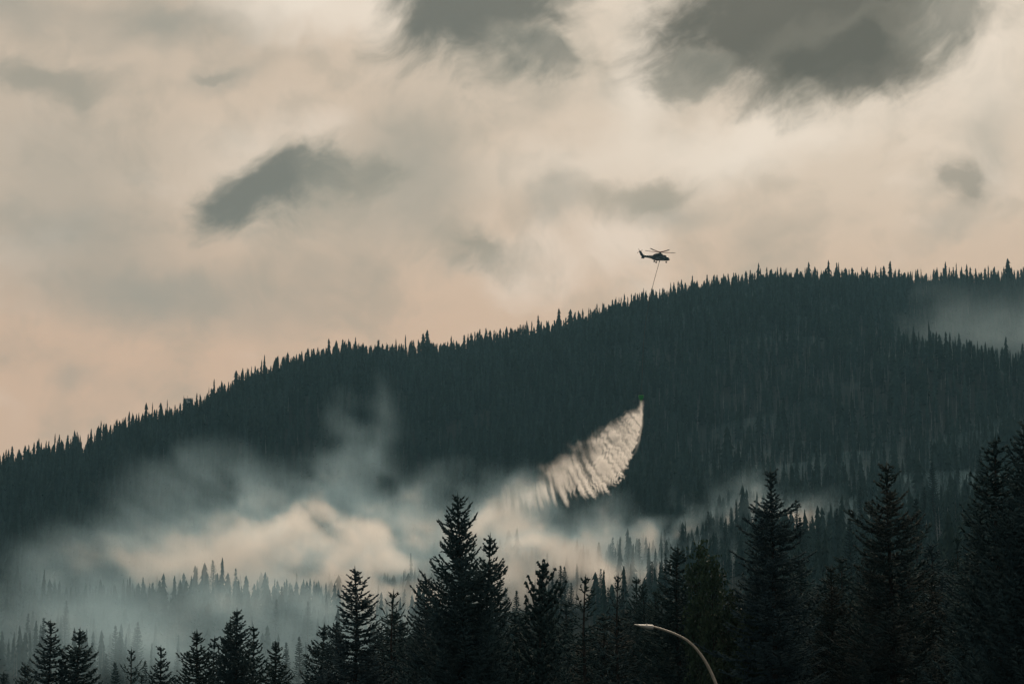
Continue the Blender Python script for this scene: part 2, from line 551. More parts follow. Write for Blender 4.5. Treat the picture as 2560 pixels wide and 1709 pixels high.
def conifer(seed, h=20.0, rb=2.9, power=0.85, whorls=44, per=6, twig=1.0, twig_r=0.066, lift=0.12, droop=0.35, uptip=0.28,
            irregular=0.2, base=0.10, bare=0.0, sparse_top=0.0, clump=False, lean=0.0, notch=None):
    """crown and trunk of a conifer, tip at z = h.  Branches in whorls, twigs along each branch."""
    r = random.Random(seed)
    P0, P1, RR = [], [], []

    def trunk_xy(z):
        f = z / h
        return np.array([lean * f * f + 0.10 * math.sin(f * 9 + seed), 0.08 * math.cos(f * 7 + seed), z])

    zs, z = [], base * h
    for k in range(whorls):
        f = k / (whorls - 1)
        zs.append(base * h + (h * 0.968 - base * h) * (f ** 0.95))
    ph = r.random() * 6
    for z in zs:
        f = z / h
        env = rb * (1 - f) ** power * (0.35 + 0.65 * min(1.0, (1 - f) / 0.13)) * (1 + 0.10 * math.sin(f * 23 + seed) + 0.06 * math.sin(f * 41 + 2 * seed)) + 0.11
        if notch:
            for (nf, nw, na) in notch:
                env *= 1 - na * math.exp(-((f - nf) / nw) ** 2)
        nb = max(3, int(round(per * (0.75 + 0.5 * r.random()))))
        if f > 0.88: nb = max(3, nb - 2)
        ph += 1.1
        for b in range(nb):
            if r.random() < bare + sparse_top * max(0, (f - 0.6)) * 2: continue
            az = ph + 2 * math.pi * (b + 0.35 * (r.random() - 0.5) * 2) / nb
            L = env * (1 - irregular + 2 * irregular * r.random())
            if r.random() < 0.05: L *= 1.25
            o = trunk_xy(z + (r.random() - 0.5) * 0.25)
            dx, dy = math.cos(az), math.sin(az)
            up0 = lift + 0.38 * max(0, f - 0.72) / 0.28 - droop * max(0, 0.75 - f)
            up0 += (r.random() - 0.5) * 0.2
            nseg = 4 if L < 1.2 else 6
            pts = [o]
            for q in range(1, nseg + 1):
                s = q / nseg
                zz = L * (up0 * s - 0.18 * droop * math.sin(s * math.pi) + uptip * s ** 3)
                wob = 0.05 * L * math.sin(s * 5 + b + seed)
                pts.append(o + np.array([dx * L * s - dy * wob, dy * L * s + dx * wob, zz]))
            for q in range(nseg):
                s = q / nseg
                P0.append(pts[q]); P1.append(pts[q] + (pts[q + 1] - pts[q]) * 1.25)
                RR.append(twig_r * (1.25 - 0.5 * s) * (0.7 if bare > 0.2 else 1.0))
            # twigs
            nt = max(3, int(L * 8.0 * twig))
            for q in range(nt):
                s = 0.12 + 0.90 * (q + r.random()) / nt
                s = min(s, 0.99)
                i = min(int(s * nseg), nseg - 1)
                p = pts[i] + (pts[i + 1] - pts[i]) * (s * nseg - i)
                t = pts[i + 1] - pts[i]
                t = t / (np.linalg.norm(t) + 1e-9)
                side = 1 if q % 2 else -1
                lat = np.array([-dy, dx, 0]) * side
                tl = (0.20 + 0.42 * L * (1 - s) ** 0.8 * (0.3 + s)) * (0.6 + 0.7 * r.random())
                tl = min(tl, 0.55)
                v = t * 0.75 + lat * (0.55 + 0.35 * r.random()) + np.array([0, 0, 0.22 * (r.random() - 0.35) + (0.35 if clump else 0.0)])
                v = v / np.linalg.norm(v)
                P0.append(p); P1.append(p + v * tl); RR.append(twig_r * (0.75 + 0.5 * r.random()) * (1.5 if clump else 1.0))
                if tl > 0.35 and twig >= 0.9:
                    for w in (0.45, 0.75):
                        v2 = v * 0.8 + lat * 0.0 + np.array([r.random() - 0.5, r.random() - 0.5, r.random() - 0.55]) * 0.9
                        v2 /= np.linalg.norm(v2)
                        P0.append(p + v * tl * w); P1.append(p + v * tl * w + v2 * tl * 0.45); RR.append(twig_r * 0.7)
    # leader
    top = trunk_xy(h)
    P0.append(trunk_xy(h * 0.925)); P1.append(top); RR.append(twig_r * 1.5)
    P0.append(trunk_xy(h * 0.955)); P1.append(trunk_xy(h * 0.994)); RR.append(twig_r * 1.2)
    V, F = spindles(P0, P1, RR)
    tp = [trunk_xy(h * q) for q in (0, 0.05, 0.2, 0.4, 0.6, 0.8, 0.93, 0.985)]
    tr = [h * 0.0115 * (1 - q) ** 0.9 + 0.012 + (0.09 if q == 0 else 0) for q in (0, 0.05, 0.2, 0.4, 0.6, 0.8, 0.93, 0.985)]
    TV, TF = tubes(tp, tr, 7)
    return (V, F), (TV, TF)


def far_conifer(seed, h=17.0, rb=2.1, tiers=11, ragged=0.35, base=0.06):
    """a small conifer for the slope: jagged, uneven skirts of foliage round a trunk"""
    r = random.Random(seed)
    V, F = [], []
    for k in range(tiers):
        f = base + (1 - base) * (k / tiers)
        z0 = h * f
        rad = rb * (1 - f) ** 0.8 * (0.85 + 0.3 * r.random()) + 0.08
        zt = min(h, z0 + h / tiers * 1.9)
        n = 9
        apex = len(V)
        V.append((0, 0, zt))
        a0 = r.random() * 6
        for q in range(n):
            a = a0 + 2 * math.pi * q / n
            rr = rad * (1 - ragged + 2 * ragged * r.random()) * (1.0 if q % 2 else 0.55)
            V.append((rr * math.cos(a), rr * math.sin(a), z0 + (r.random() - 0.5) * 0.8 - (0.25 if q % 2 else -0.35)))
        for q in range(n):
            F.append((apex, apex + 1 + q, apex + 1 + (q + 1) % n))
    return (np.array(V), np.array(F)), tubes([(0, 0, 0), (0, 0, h * 0.5), (0, 0, h * 0.985)], [0.16, 0.10, 0.02], 4)


def mid_conifer(seed, h=18.0, rb=2.1, whorls=30, per=6, **kw):
    return conifer(seed, h, rb, whorls=whorls, per=per, twig=0.35, twig_r=0.15, **kw)


def snag(seed, h=15.0):
    r = random.Random(seed)
    V, F = tubes([(0, 0, 0), (0.1, 0, h * 0.5), (0.15 * r.random(), 0.1, h)], [0.17, 0.12, 0.035], 5)
    V, F = list(V), list(F)
    n = 14
    P0, P1, RR = [], [], []
    for k in range(n):
        z = h * (0.25 + 0.7 * r.random())
        a = r.random() * 6.28
        L = (1 - z / h) * 1.6 + 0.25
        P0.append((0, 0, z)); P1.append((L * math.cos(a), L * math.sin(a), z + L * (r.random() - 0.6))); RR.append(0.045)
    SV, SF = spindles(P0, P1, RR)
    off = len(V)
    V += [tuple(v) for v in SV]
    F += [tuple(int(q) + off for q in f) for f in SF]
    return V, F


def broadleaf(seed, h=13.0, rb=2.0, n=5200, leaf=0.10):
    """slender poplar-like tree: limbs carrying many small leaves"""
    r = random.Random(seed)
    rs = np.random.default_rng(seed)
    limbs_V, limbs_F = tubes([(0, 0, 0), (0.1, 0, h * 0.5), (0, 0.05, h * 0.97)], [0.16, 0.10, 0.015], 6)
    limbs_V, limbs_F = list(limbs_V), list(limbs_F)
    cl = []
    for k in range(46):
        z0 = h * (0.22 + 0.72 * r.random())
        a = r.random() * 6.28
        f = z0 / h
        L = rb * (1 - f) ** 0.6 * (0.6 + 0.6 * r.random()) + 0.25
        p1 = np.array([L * math.cos(a) * 0.75, L * math.sin(a) * 0.75, z0 + L * 0.9])
        p1[2] = min(p1[2], h * 0.985)
        SV, SF = spindles([(0, 0, z0)], [p1], [0.035])
        off = len(limbs_V)
        limbs_V += [tuple(v) for v in SV]
        limbs_F += [tuple(int(q) + off for q in f_) for f_ in SF]
        for q in range(4):
            s = 0.35 + 0.65 * r.random()
            cl.append(np.array([0, 0, z0]) * (1 - s) + p1 * s + rs.normal(0, 0.16, 3))
    cl += [np.array([0, 0, h * 0.97]), np.array([0.1, 0, h * 0.94])]
    cl = np.array(cl)
    c = cl[rs.integers(0, len(cl), n)] + rs.normal(0, 1, (n, 3)) * np.array([0.20, 0.20, 0.26])
    c[:, 2] = np.minimum(c[:, 2], h)
    a = rs.normal(0, 1, (n, 3)); a /= np.linalg.norm(a, axis=1, keepdims=True)
    b = np.cross(a, rs.normal(0, 1, (n, 3))); b /= np.linalg.norm(b, axis=1, keepdims=True)
    s = leaf * (0.6 + 0.8 * rs.random((n, 1)))
    V = np.stack([c - a * s, c + b * s * 0.6, c + a * s, c - b * s * 0.6], 1).reshape(-1, 3)
    F = np.arange(4 * n).reshape(n, 4)
    return (V, F), (limbs_V, limbs_F)


class TreeKind:
    def __init__(self, name, gen, h, crown_mat, trunk_mat='bark'):
        (cv, cf), (tv, tf) = gen
        self.h = h
        self.crown = mesh_from(name + '_crown', cv, cf, M[crown_mat])
        self.trunk = mesh_from(name + '_trunk', tv, tf, M[trunk_mat], True)


def plant(kind, name, loc, height, label, cat, group=None, rz=0.0, wide=1.0, tilt=0.0):
    e = bpy.data.objects.new(name, None)
    COL.objects.link(e)
    e.empty_display_size = 0.5
    s = height / kind.h
    e.location = loc
    e.rotation_euler = (0, tilt, rz)
    e.scale = (s * wide, s * wide, s)
    tag(e, label, cat, group)
    add_obj('trunk', kind.trunk, e)
    add_obj('crown', kind.crown, e)
    return e


rnd = random.Random(11)

K = {}
K['spruce_a'] = TreeKind('spruce_a', conifer(1, 20, 2.9, 0.66, whorls=46, per=7, irregular=0.22), 20, 'needle')
K['spruce_b'] = TreeKind('spruce_b', conifer(2, 18, 2.6, 0.68, whorls=42, per=7, uptip=0.40, droop=0.3), 18, 'needle')
K['spruce_c'] = TreeKind('spruce_c', conifer(3, 17, 2.2, 0.64, whorls=36, per=7, irregular=0.3, droop=0.45), 17, 'needle')
K['spruce_d'] = TreeKind('spruce_d', conifer(4, 19, 3.2, 0.72, whorls=44, per=7, uptip=0.3, irregular=0.28), 19, 'needle')
K['spire'] = TreeKind('spire', conifer(5, 20, 4.4, 0.78, whorls=50, per=8, irregular=0.34, uptip=0.42, droop=0.4, notch=((0.86, 0.016, 0.45), (0.78, 0.014, 0.35), (0.66, 0.016, 0.3))), 20, 'needle')
K['pine'] = TreeKind('pine', conifer(6, 16, 2.0, 0.50, whorls=30, per=5, twig=0.9, twig_r=0.085, lift=0.45, droop=0.2, uptip=0.55, clump=True), 16, 'needle')
K['sparse'] = TreeKind('sparse', conifer(7, 15, 2.2, 0.60, whorls=28, per=5, twig=0.55, twig_r=0.05, irregular=0.40, bare=0.10, sparse_top=0.15, droop=0.3, lift=0.2, uptip=0.45), 15, 'needle')
K['thin_top'] = TreeKind('thin_top', conifer(8, 21, 3.1, 0.56, whorls=50, per=8, irregular=0.36, notch=((0.92, 0.030, 0.78), (0.85, 0.014, 0.4), (0.775, 0.014, 0.35), (0.70, 0.012, 0.3)), droop=0.35, uptip=0.15), 21, 'needle')
K['rusty'] = TreeKind('rusty', conifer(9, 18, 3.3, 0.74, whorls=44, per=7, irregular=0.3, bare=0.06), 18, 'needle_rust')
K['poplar'] = TreeKind('poplar', broadleaf(10), 13, 'leaf')
K['mid_a'] = TreeKind('mid_a', mid_conifer(21, 18, 2.0), 18, 'needle_far')
K['mid_b'] = TreeKind('mid_b', mid_conifer(22, 18, 1.6, irregular=0.3), 18, 'needle_far')
K['mid_c'] = TreeKind('mid_c', mid_conifer(23, 18, 2.4, power=1.0, irregular=0.25), 18, 'needle_far')
K['mid_d'] = TreeKind('mid_d', mid_conifer(24, 18, 1.3, irregular=0.4, bare=0.25), 18, 'needle_far')
for i in range(4):
    K['far_%d' % i] = TreeKind('far_%d' % i, far_conifer(40 + i, 17, (1.7, 2.2, 1.4, 2.6)[i], (12, 11, 13, 10)[i]), 17, 'needle_far')
SNAG_M = [mesh_from('snag_%d' % i, *snag(60 + i, 15), M['dead_wood']) for i in range(3)]


def seat(px, py_top, d):
    """foot and height of a tree at forward distance d whose tip is seen at a pixel"""
    p = at(px, py_top, d)
    z = tz(p.x, p.y) - 0.15
    return Vector((p.x, p.y, z)), p.z - z


# ------------------------------------------------------------------ foreground stand: each tree from its tip in the photo
FRONT = [
    # kind, px, py of tip, distance, width factor, label
    ('spruce_c', 124, 1544, 165, 1.1, 'dark spruce with dense tiers, tallest at the open end of the front row'),
    ('spruce_b', 67, 1652, 170, 0.9, 'low spruce tip tucked beside the dense-tiered end spruce'),
    ('spruce_b', 197, 1564, 165, 1.15, 'broad-shouldered spruce next to the dense-tiered end spruce'),
    ('sparse', 330, 1614, 160, 0.85, 'thin spruce tip with gaps between its tiers in front of low smoke'),
    ('spruce_c', 406, 1609, 168, 0.9, 'narrow pointed spruce standing alone between two grey smoky trees'),
    ('spruce_b', 498, 1568, 162, 1.05, 'spruce with upturned branch tips beside the twin-topped spruce'),
    ('spruce_c', 533, 1585, 171, 0.9, 'short spruce against the flank of the twin-topped spruce'),
    ('spruce_a', 588, 1514, 158, 1.0, 'taller leader of the twin-topped spruce group'),
    ('spruce_b', 571, 1541, 159.5, 0.8, 'shorter leader of the twin-topped spruce group'),
    ('spruce_c', 636, 1558, 166, 0.85, 'slim spruce on the flank of the twin-topped group'),
    ('spruce_d', 694, 1595, 172, 0.95, 'low rounded spruce between two smoke-greyed spruces'),
    ('spruce_b', 799, 1552, 168, 1.05, 'wide spruce with feathery rising branches beside the large symmetrical spruce'),
    ('spruce_d', 843, 1545, 164, 0.8, 'shoulder spruce pressed against the large symmetrical spruce'),
    ('spruce_a', 890, 1410, 150, 1.05, 'large symmetrical spruce with a thin bare leader against bright smoke'),
    ('sparse', 990, 1468, 158, 1.1, 'ragged half-bare spruce next to the large symmetrical spruce'),
    ('spruce_d', 1069, 1431, 152, 0.95, 'leaning-shouldered spruce at the foot of the tallest black spruce'),
    ('spire', 1154, 1224, 145, 1.0, 'tallest black spruce, broad and dense, rising well above the front row'),
    ('spruce_b', 1215, 1327, 148, 1.0, 'slender spruce crowding the flank of the tallest black spruce'),
    ('pine', 1341, 1399, 150, 1.0, 'bushy pine with thick bottle-brush clumps'),
    ('spruce_c', 1370, 1499, 160, 1.0, 'short spruce behind the bushy bottle-brush pine'),
    ('sparse', 1462, 1431, 145, 1.15, 'open-branched larch-like tree with twiggy crown and drooping arms'),
    ('sparse', 1543, 1428, 150, 0.95, 'clumpy bare-necked conifer beside the open-branched larch-like tree'),
    ('spruce_c', 1594, 1436, 185, 0.9, 'thin dark spruce above the street lamp head'),
    ('spruce_b', 1612, 1446, 172, 0.8, 'slim spruce above the bend of the street lamp arm'),
    ('spruce_c', 1636, 1467, 165, 0.9, 'small spruce beside the broad dense fir'),
    ('spruce_d', 1699, 1356, 152, 1.1, 'broad dense fir beside the leafy poplars'),
    ('poplar', 1746, 1352, 148, 0.80, 'leafy poplar tucked against the broad dense fir'),
    ('poplar', 1781, 1389, 146, 0.72, 'green poplar with loose leaves behind the street lamp'),
    ('poplar', 1819, 1471, 143, 0.85, 'low pale-leaved poplar between lamp arm and thin-necked giant'),
    ('poplar', 1868, 1520, 141, 0.9, 'lowest poplar at the skirt of the thin-necked giant'),
    ('thin_top', 1932, 1158, 140, 1.0, 'giant dark conifer with a thin crooked neck and tufted top'),
    ('spruce_d', 1909, 1263, 143, 0.9, 'side leader growing against the thin-necked giant'),
    ('rusty', 2081, 1407, 150, 0.9, 'reddish-brown spruce between the thin-necked giant and the rust-tinged cone'),
    ('rusty', 2226, 1150, 142, 1.25, 'wide rust-tinged dark cone of a spruce'),
    ('spruce_d', 2190, 1330, 148, 0.9, 'lower spruce against the flank of the rust-tinged cone'),
    ('spruce_a', 2484, 1078, 128, 1.15, 'huge black spruce near the edge of the stand, branches ragged'),
    ('spire', 2562, 1030, 124, 1.0, 'hugest black spruce at the very end of the dark stand'),
    ('spruce_d', 2440, 1290, 134, 1.1, 'lower black spruce leaning into the huge ragged spruce'),
    ('rusty', 2330, 1420, 150, 1.0, 'brownish spruce filling the gap before the huge ragged spruce'),
    ('sparse', 2395, 1330, 165, 1.0, 'thin gappy tree between the rust-tinged cone and the huge ragged spruce'),
]
SPECIES = {'pine': ('pine_tree', 'pine tree'), 'poplar': ('poplar_tree', 'poplar tree')}
for k, px, py, d, w, lab in FRONT:
    loc, h = seat(px, py, d)
    nm, cat = SPECIES.get(k, ('spruce_tree', 'spruce tree'))
    # give the tree the spread it shows, however tall it stands
    plant(K[k], nm, loc, h, lab, cat, 'trees of the dark front row', rnd.random() * 6.28, w * min(1.25, K[k].h / h), (rnd.random() - 0.5) * 0.03)

LAND = [(160, 'the dense-tiered end spruce'), (260, 'the broad-shouldered spruce'), (450, 'the narrow lone spruce'), (680, 'the twin-topped spruces'), (850, 'the feathery wide spruce'),
        (960, 'the large symmetrical spruce'), (1060, 'the ragged half-bare spruce'), (1260, 'the tallest black spruce'), (1400, 'the bottle-brush pine'), (1500, 'the open-branched larch'),
        (1660, 'the street lamp head'), (1860, 'the leafy poplars'), (2010, 'the thin-necked giant conifer'), (2150, 'the reddish-brown spruce'), (2300, 'the rust-tinged cone'), (9999, 'the huge ragged spruce')]
land = lambda px: [n for q, n in LAND if px < q][0]

# second row: fills the dark stand behind the front row
for i in range(58):
    f = i / 57
    px = 905 + f * 1660 + rnd.uniform(-14, 14)
    top = np.interp(px, [900, 1150, 1300, 1450, 1600, 1800, 2000, 2250, 2560], [1590, 1500, 1545, 1530, 1515, 1500, 1440, 1400, 1330]) + rnd.uniform(-45, 55)
    loc, h = seat(px, top, rnd.uniform(168, 235))
    k = rnd.choice(['spruce_a', 'spruce_b', 'spruce_c', 'spruce_d', 'spruce_d', 'rusty' if px > 1500 else 'spruce_c'])
    plant(K[k], 'spruce_tree', loc, h, '%s spruce packed into the second row behind %s' % ({'spruce_a': 'tall-tiered dark', 'spruce_b': 'feathery dark', 'spruce_c': 'narrow dark', 'spruce_d': 'broad dark', 'rusty': 'brownish'}[k], land(px)), 'spruce tree',
          'spruces of the second row', rnd.random() * 6.28, 1.5 * min(1.3, K[k].h / h))
for i in range(8):      # thinner second row on the smoky side: only low tips
    px = 30 + i * 108 + rnd.uniform(-30, 30)
    loc, h = seat(px, rnd.uniform(1672, 1715), rnd.uniform(190, 240))
    plant(K[rnd.choice(['spruce_b', 'spruce_c'])], 'spruce_tree', loc, h, 'low dark spruce tip peeping up behind %s before the smoke' % land(px), 'spruce tree',
          'low tips before the smoke', rnd.random() * 6.28, 1.1)

# ------------------------------------------------------------------ trees standing in the smoke
MIDS = [(1532, 1341), (1598, 1345), (1662, 1321), (1701, 1298), (1771, 1275), (1812, 1306), (1827, 1269), (1856, 1290), (1878, 1248), (1738, 1251),
        (1664, 1380), (1571, 1366), (1497, 1354), (1452, 1372), (1402, 1411), (1380, 1440), (1412, 1413), (1385, 1369), (1453, 1371), (1255, 1399),
        (1264, 1467), (1291, 1473), (1390, 1478), (1428, 1455), (1502, 1420), (1560, 1440), (1520, 1465), (1630, 1400), (1720, 1330), (1790, 1330),
        (1011, 1470), (1045, 1467), (1030, 1490), (2027, 1240), (2068, 1163), (2108, 1152), (2092, 1267), (2150, 1210), (2266, 1093), (2389, 1109), (2420, 1068),
        (2350, 1130), (2330, 1150), (2310, 1215), (2180, 1245), (2000, 1290), (2045, 1300), (1990, 1255), (2125, 1290), (2200, 1190), (2450, 1120), (2520, 1090), (2290, 1240),
        (444, 1618), (364, 1646), (667, 1564), (716, 1602), (749, 1587), (812, 1537), (645, 1434), (657, 1430), (705, 1464), (691, 1495), (735, 1485), (781, 1487),
        (770, 1500), (762, 1494), (322, 1556), (337, 1565), (345, 1553), (300, 1575), (290, 1560), (230, 1600), (215, 1585), (160, 1610), (75, 1640), (20, 1680), (265, 1630), (290, 1650),
        (433, 1402), (455, 1398), (473, 1412), (486, 1392), (500, 1390), (515, 1394), (533, 1397), (548, 1408), (570, 1400), (582, 1393), (590, 1418), (450, 1455), (262, 1422), (300, 1425),
        (282, 1440), (270, 1470), (240, 1462), (175, 1455), (150, 1470), (82, 1525), (70, 1530), (108, 1540), (165, 1500)]


def seat_on_slope(px, py, h, d0, d1):
    """walk out along the pixel's ray to where a tree of height h on the slope reaches up to it"""
    ds = np.arange(d0, d1, 4.0)
    rr = ray(px, py)
    zt = terrain(rr.x * ds, ds) + h
    over = np.nonzero(zt >= CAM.z + rr.z * ds)[0]
    d = float(ds[over[0]]) if len(over) else d1
    return Vector((rr.x * d, d, tz(rr.x * d, d) - 0.2))


for i, (px, py) in enumerate(MIDS):
    h = rnd.uniform(15, 23) if px < 1980 else rnd.uniform(21, 31)
    loc = seat_on_slope(px, py, h, 520, 2300)
    k = rnd.choice(['mid_a', 'mid_a', 'mid_b', 'mid_c', 'mid_d'])
    adj = {'mid_a': 'full', 'mid_b': 'slim', 'mid_c': 'broad', 'mid_d': 'sparse'}[k]
    size = 'tall' if h > (20 if px < 1980 else 26) else 'short' if h < 17 else 'middling'
    if px < 950:
        lab, g = '%s %s grey spruce veiled by valley smoke, %s %s' % (size, adj, 'high above' if py < 1480 else 'just behind', land(px)), 'spruces veiled by the valley smoke'
    elif px < 1900:
        lab, g = '%s %s spruce rising from bright smoke, %s %s' % (size, adj, 'high above' if py < 1370 else 'just behind', land(px)), 'spruces rising from the bright smoke'
    else:
        lab, g = '%s %s dark spruce near the small puff, %s %s' % (size, adj, 'uphill of' if py < 1200 else 'behind', land(px)), 'spruces around the small smoke puff'
    plant(K[k], 'spruce_tree', loc, h, lab, 'spruce tree', g, rnd.random() * 6.28, 1.4)

# ------------------------------------------------------------------ skyline trees
_u = (472 - 1280) / F_PX / 1.012
_ds = np.linspace(float(ridge_d(_u)) - 350, float(ridge_d(_u)) + 40, 80)
_d = float(_ds[int(np.argmax(terrain(_u * _ds, _ds) / _ds))]) - 8
LOOK = (_u * _d, _d)


def stretch(px):
    return ('downhill of the lookout tower' if px < 430 else 'just uphill of the lookout tower' if px < 800 else 'along the level saddle' if px < 1130 else
            'on the climb beyond the saddle' if px < 1460 else 'where the bucket cable crosses' if px < 1740 else 'on the summit shoulder past the helicopter' if px < 2080 else 'on the flat top above the smoky gully')


for i in range(118):
    px = -6 + i * 22.0 + rnd.uniform(-9, 9)
    u = (px - 1280) / F_PX / 1.012
    D = float(ridge_d(u))
    ds = np.linspace(D - 350, D + 40, 60)
    el = terrain(u * ds, ds) / ds
    d = float(ds[int(np.argmax(el))]) - rnd.uniform(0, 10)
    h = rnd.choice((10, 12, 14, 15, 17, 20, 24)) * rnd.uniform(0.9, 1.15)
    if abs(px - 472) < 14: continue
    q = rnd.randrange(4)
    lab = '%s %s spruce on the skyline %s' % ('tall' if h > 17 else 'small' if h < 13 else 'middling', ('slender', 'pointed', 'needle-thin', 'broad')[q], stretch(px))
    plant(K['far_%d' % q], 'spruce_tree', (u * d, d, tz(u * d, d) - 0.3), h,
          lab, 'spruce tree', 'spruces along the skyline', rnd.random() * 6.28, rnd.uniform(0.7, 1.0))
for i in range(70):
    px = rnd.choice((rnd.uniform(560, 1180), rnd.uniform(1880, 2560), rnd.uniform(1880, 2560)))
    u = (px - 1280) / F_PX / 1.012
    D = float(ridge_d(u))
    ds = np.linspace(D - 350, D + 40, 60)
    d = float(ds[int(np.argmax(terrain(u * ds, ds) / ds))]) - rnd.uniform(-8, 12)
    zs_ = rnd.uniform(0.8, 1.35)
    o = add_obj('dead_tree', SNAG_M[rnd.randrange(3)], None, (u * d, d, tz(u * d, d) - 0.3), (rnd.uniform(-.05, .05), rnd.uniform(-.06, .06), rnd.random() * 6.28), (1.1, 1.1, zs_))
    tag(o, '%s bare dead trunk on the skyline %s' % ('tall' if zs_ > 1.15 else 'short' if zs_ < 0.95 else 'middling', stretch(px)), 'dead tree', 'dead trunks along the skyline')

# ------------------------------------------------------------------ the forest that clothes the hill (one mass)
def instancer(name, pts, scales, rots, idx, meshes, label, cat):
    me = bpy.data.meshes.new(name)
    me.vertices.add(len(pts))
    me.vertices.foreach_set('co', np.asarray(pts, np.float32).ravel())
    for nm, arr, ty in (('s', scales, 'FLOAT_VECTOR'), ('r', rots, 'FLOAT_VECTOR'), ('k', idx, 'INT')):
        a = me.attributes.new(nm, ty, 'POINT')
        a.data.foreach_set('vector' if ty == 'FLOAT_VECTOR' else 'value', np.asarray(arr, np.float32 if ty != 'INT' else np.int32).ravel())
    o = add_obj(name, me)
    ng = bpy.data.node_groups.new(name, 'GeometryNodeTree')
    ng.interface.new_socket('Geometry', in_out='INPUT', socket_type='NodeSocketGeometry')
    ng.interface.new_socket('Geometry', in_out='OUTPUT', socket_type='NodeSocketGeometry')
    N, L = ng.nodes, ng.links
    gi, go = N.new('NodeGroupInput'), N.new('NodeGroupOutput')
    ip = N.new('GeometryNodeInstanceOnPoints')
    L.new(gi.outputs[0], ip.inputs['Points'])
    g2i = N.new('GeometryNodeGeometryToInstance')
    src = bpy.data.collections.new(name + '_source')
    srcs = []
    for q, parts in enumerate(meshes):
        ob = bpy.data.objects.new('%s_kind' % name, parts)
        src.objects.link(ob)
        srcs.append(ob)
    for ob in reversed(srcs):
        oi = N.new('GeometryNodeObjectInfo')
        oi.inputs['Object'].default_value = ob
        L.new(oi.outputs['Geometry'], g2i.inputs[0])
    L.new(g2i.outputs[0], ip.inputs['Instance'])
    ip.inputs['Pick Instance'].default_value = True

    def attr(nm, ty, sock):
        n = N.new('GeometryNodeInputNamedAttribute')
        n.data_type = ty
        n.inputs['Name'].default_value = nm
        L.new([s for s in n.outputs if s.enabled and s.name == 'Attribute'][0], sock)
    attr('k', 'INT', ip.inputs['Instance Index'])
    attr('s', 'FLOAT_VECTOR', ip.inputs['Scale'])
    attr('r', 'FLOAT_VECTOR', ip.inputs['Rotation'])
    L.new(ip.outputs[0], go.inputs[0])
    o.modifiers.new('scatter', 'NODES').node_group = ng
    tag(o, label, cat, kind='stuff')
    return o


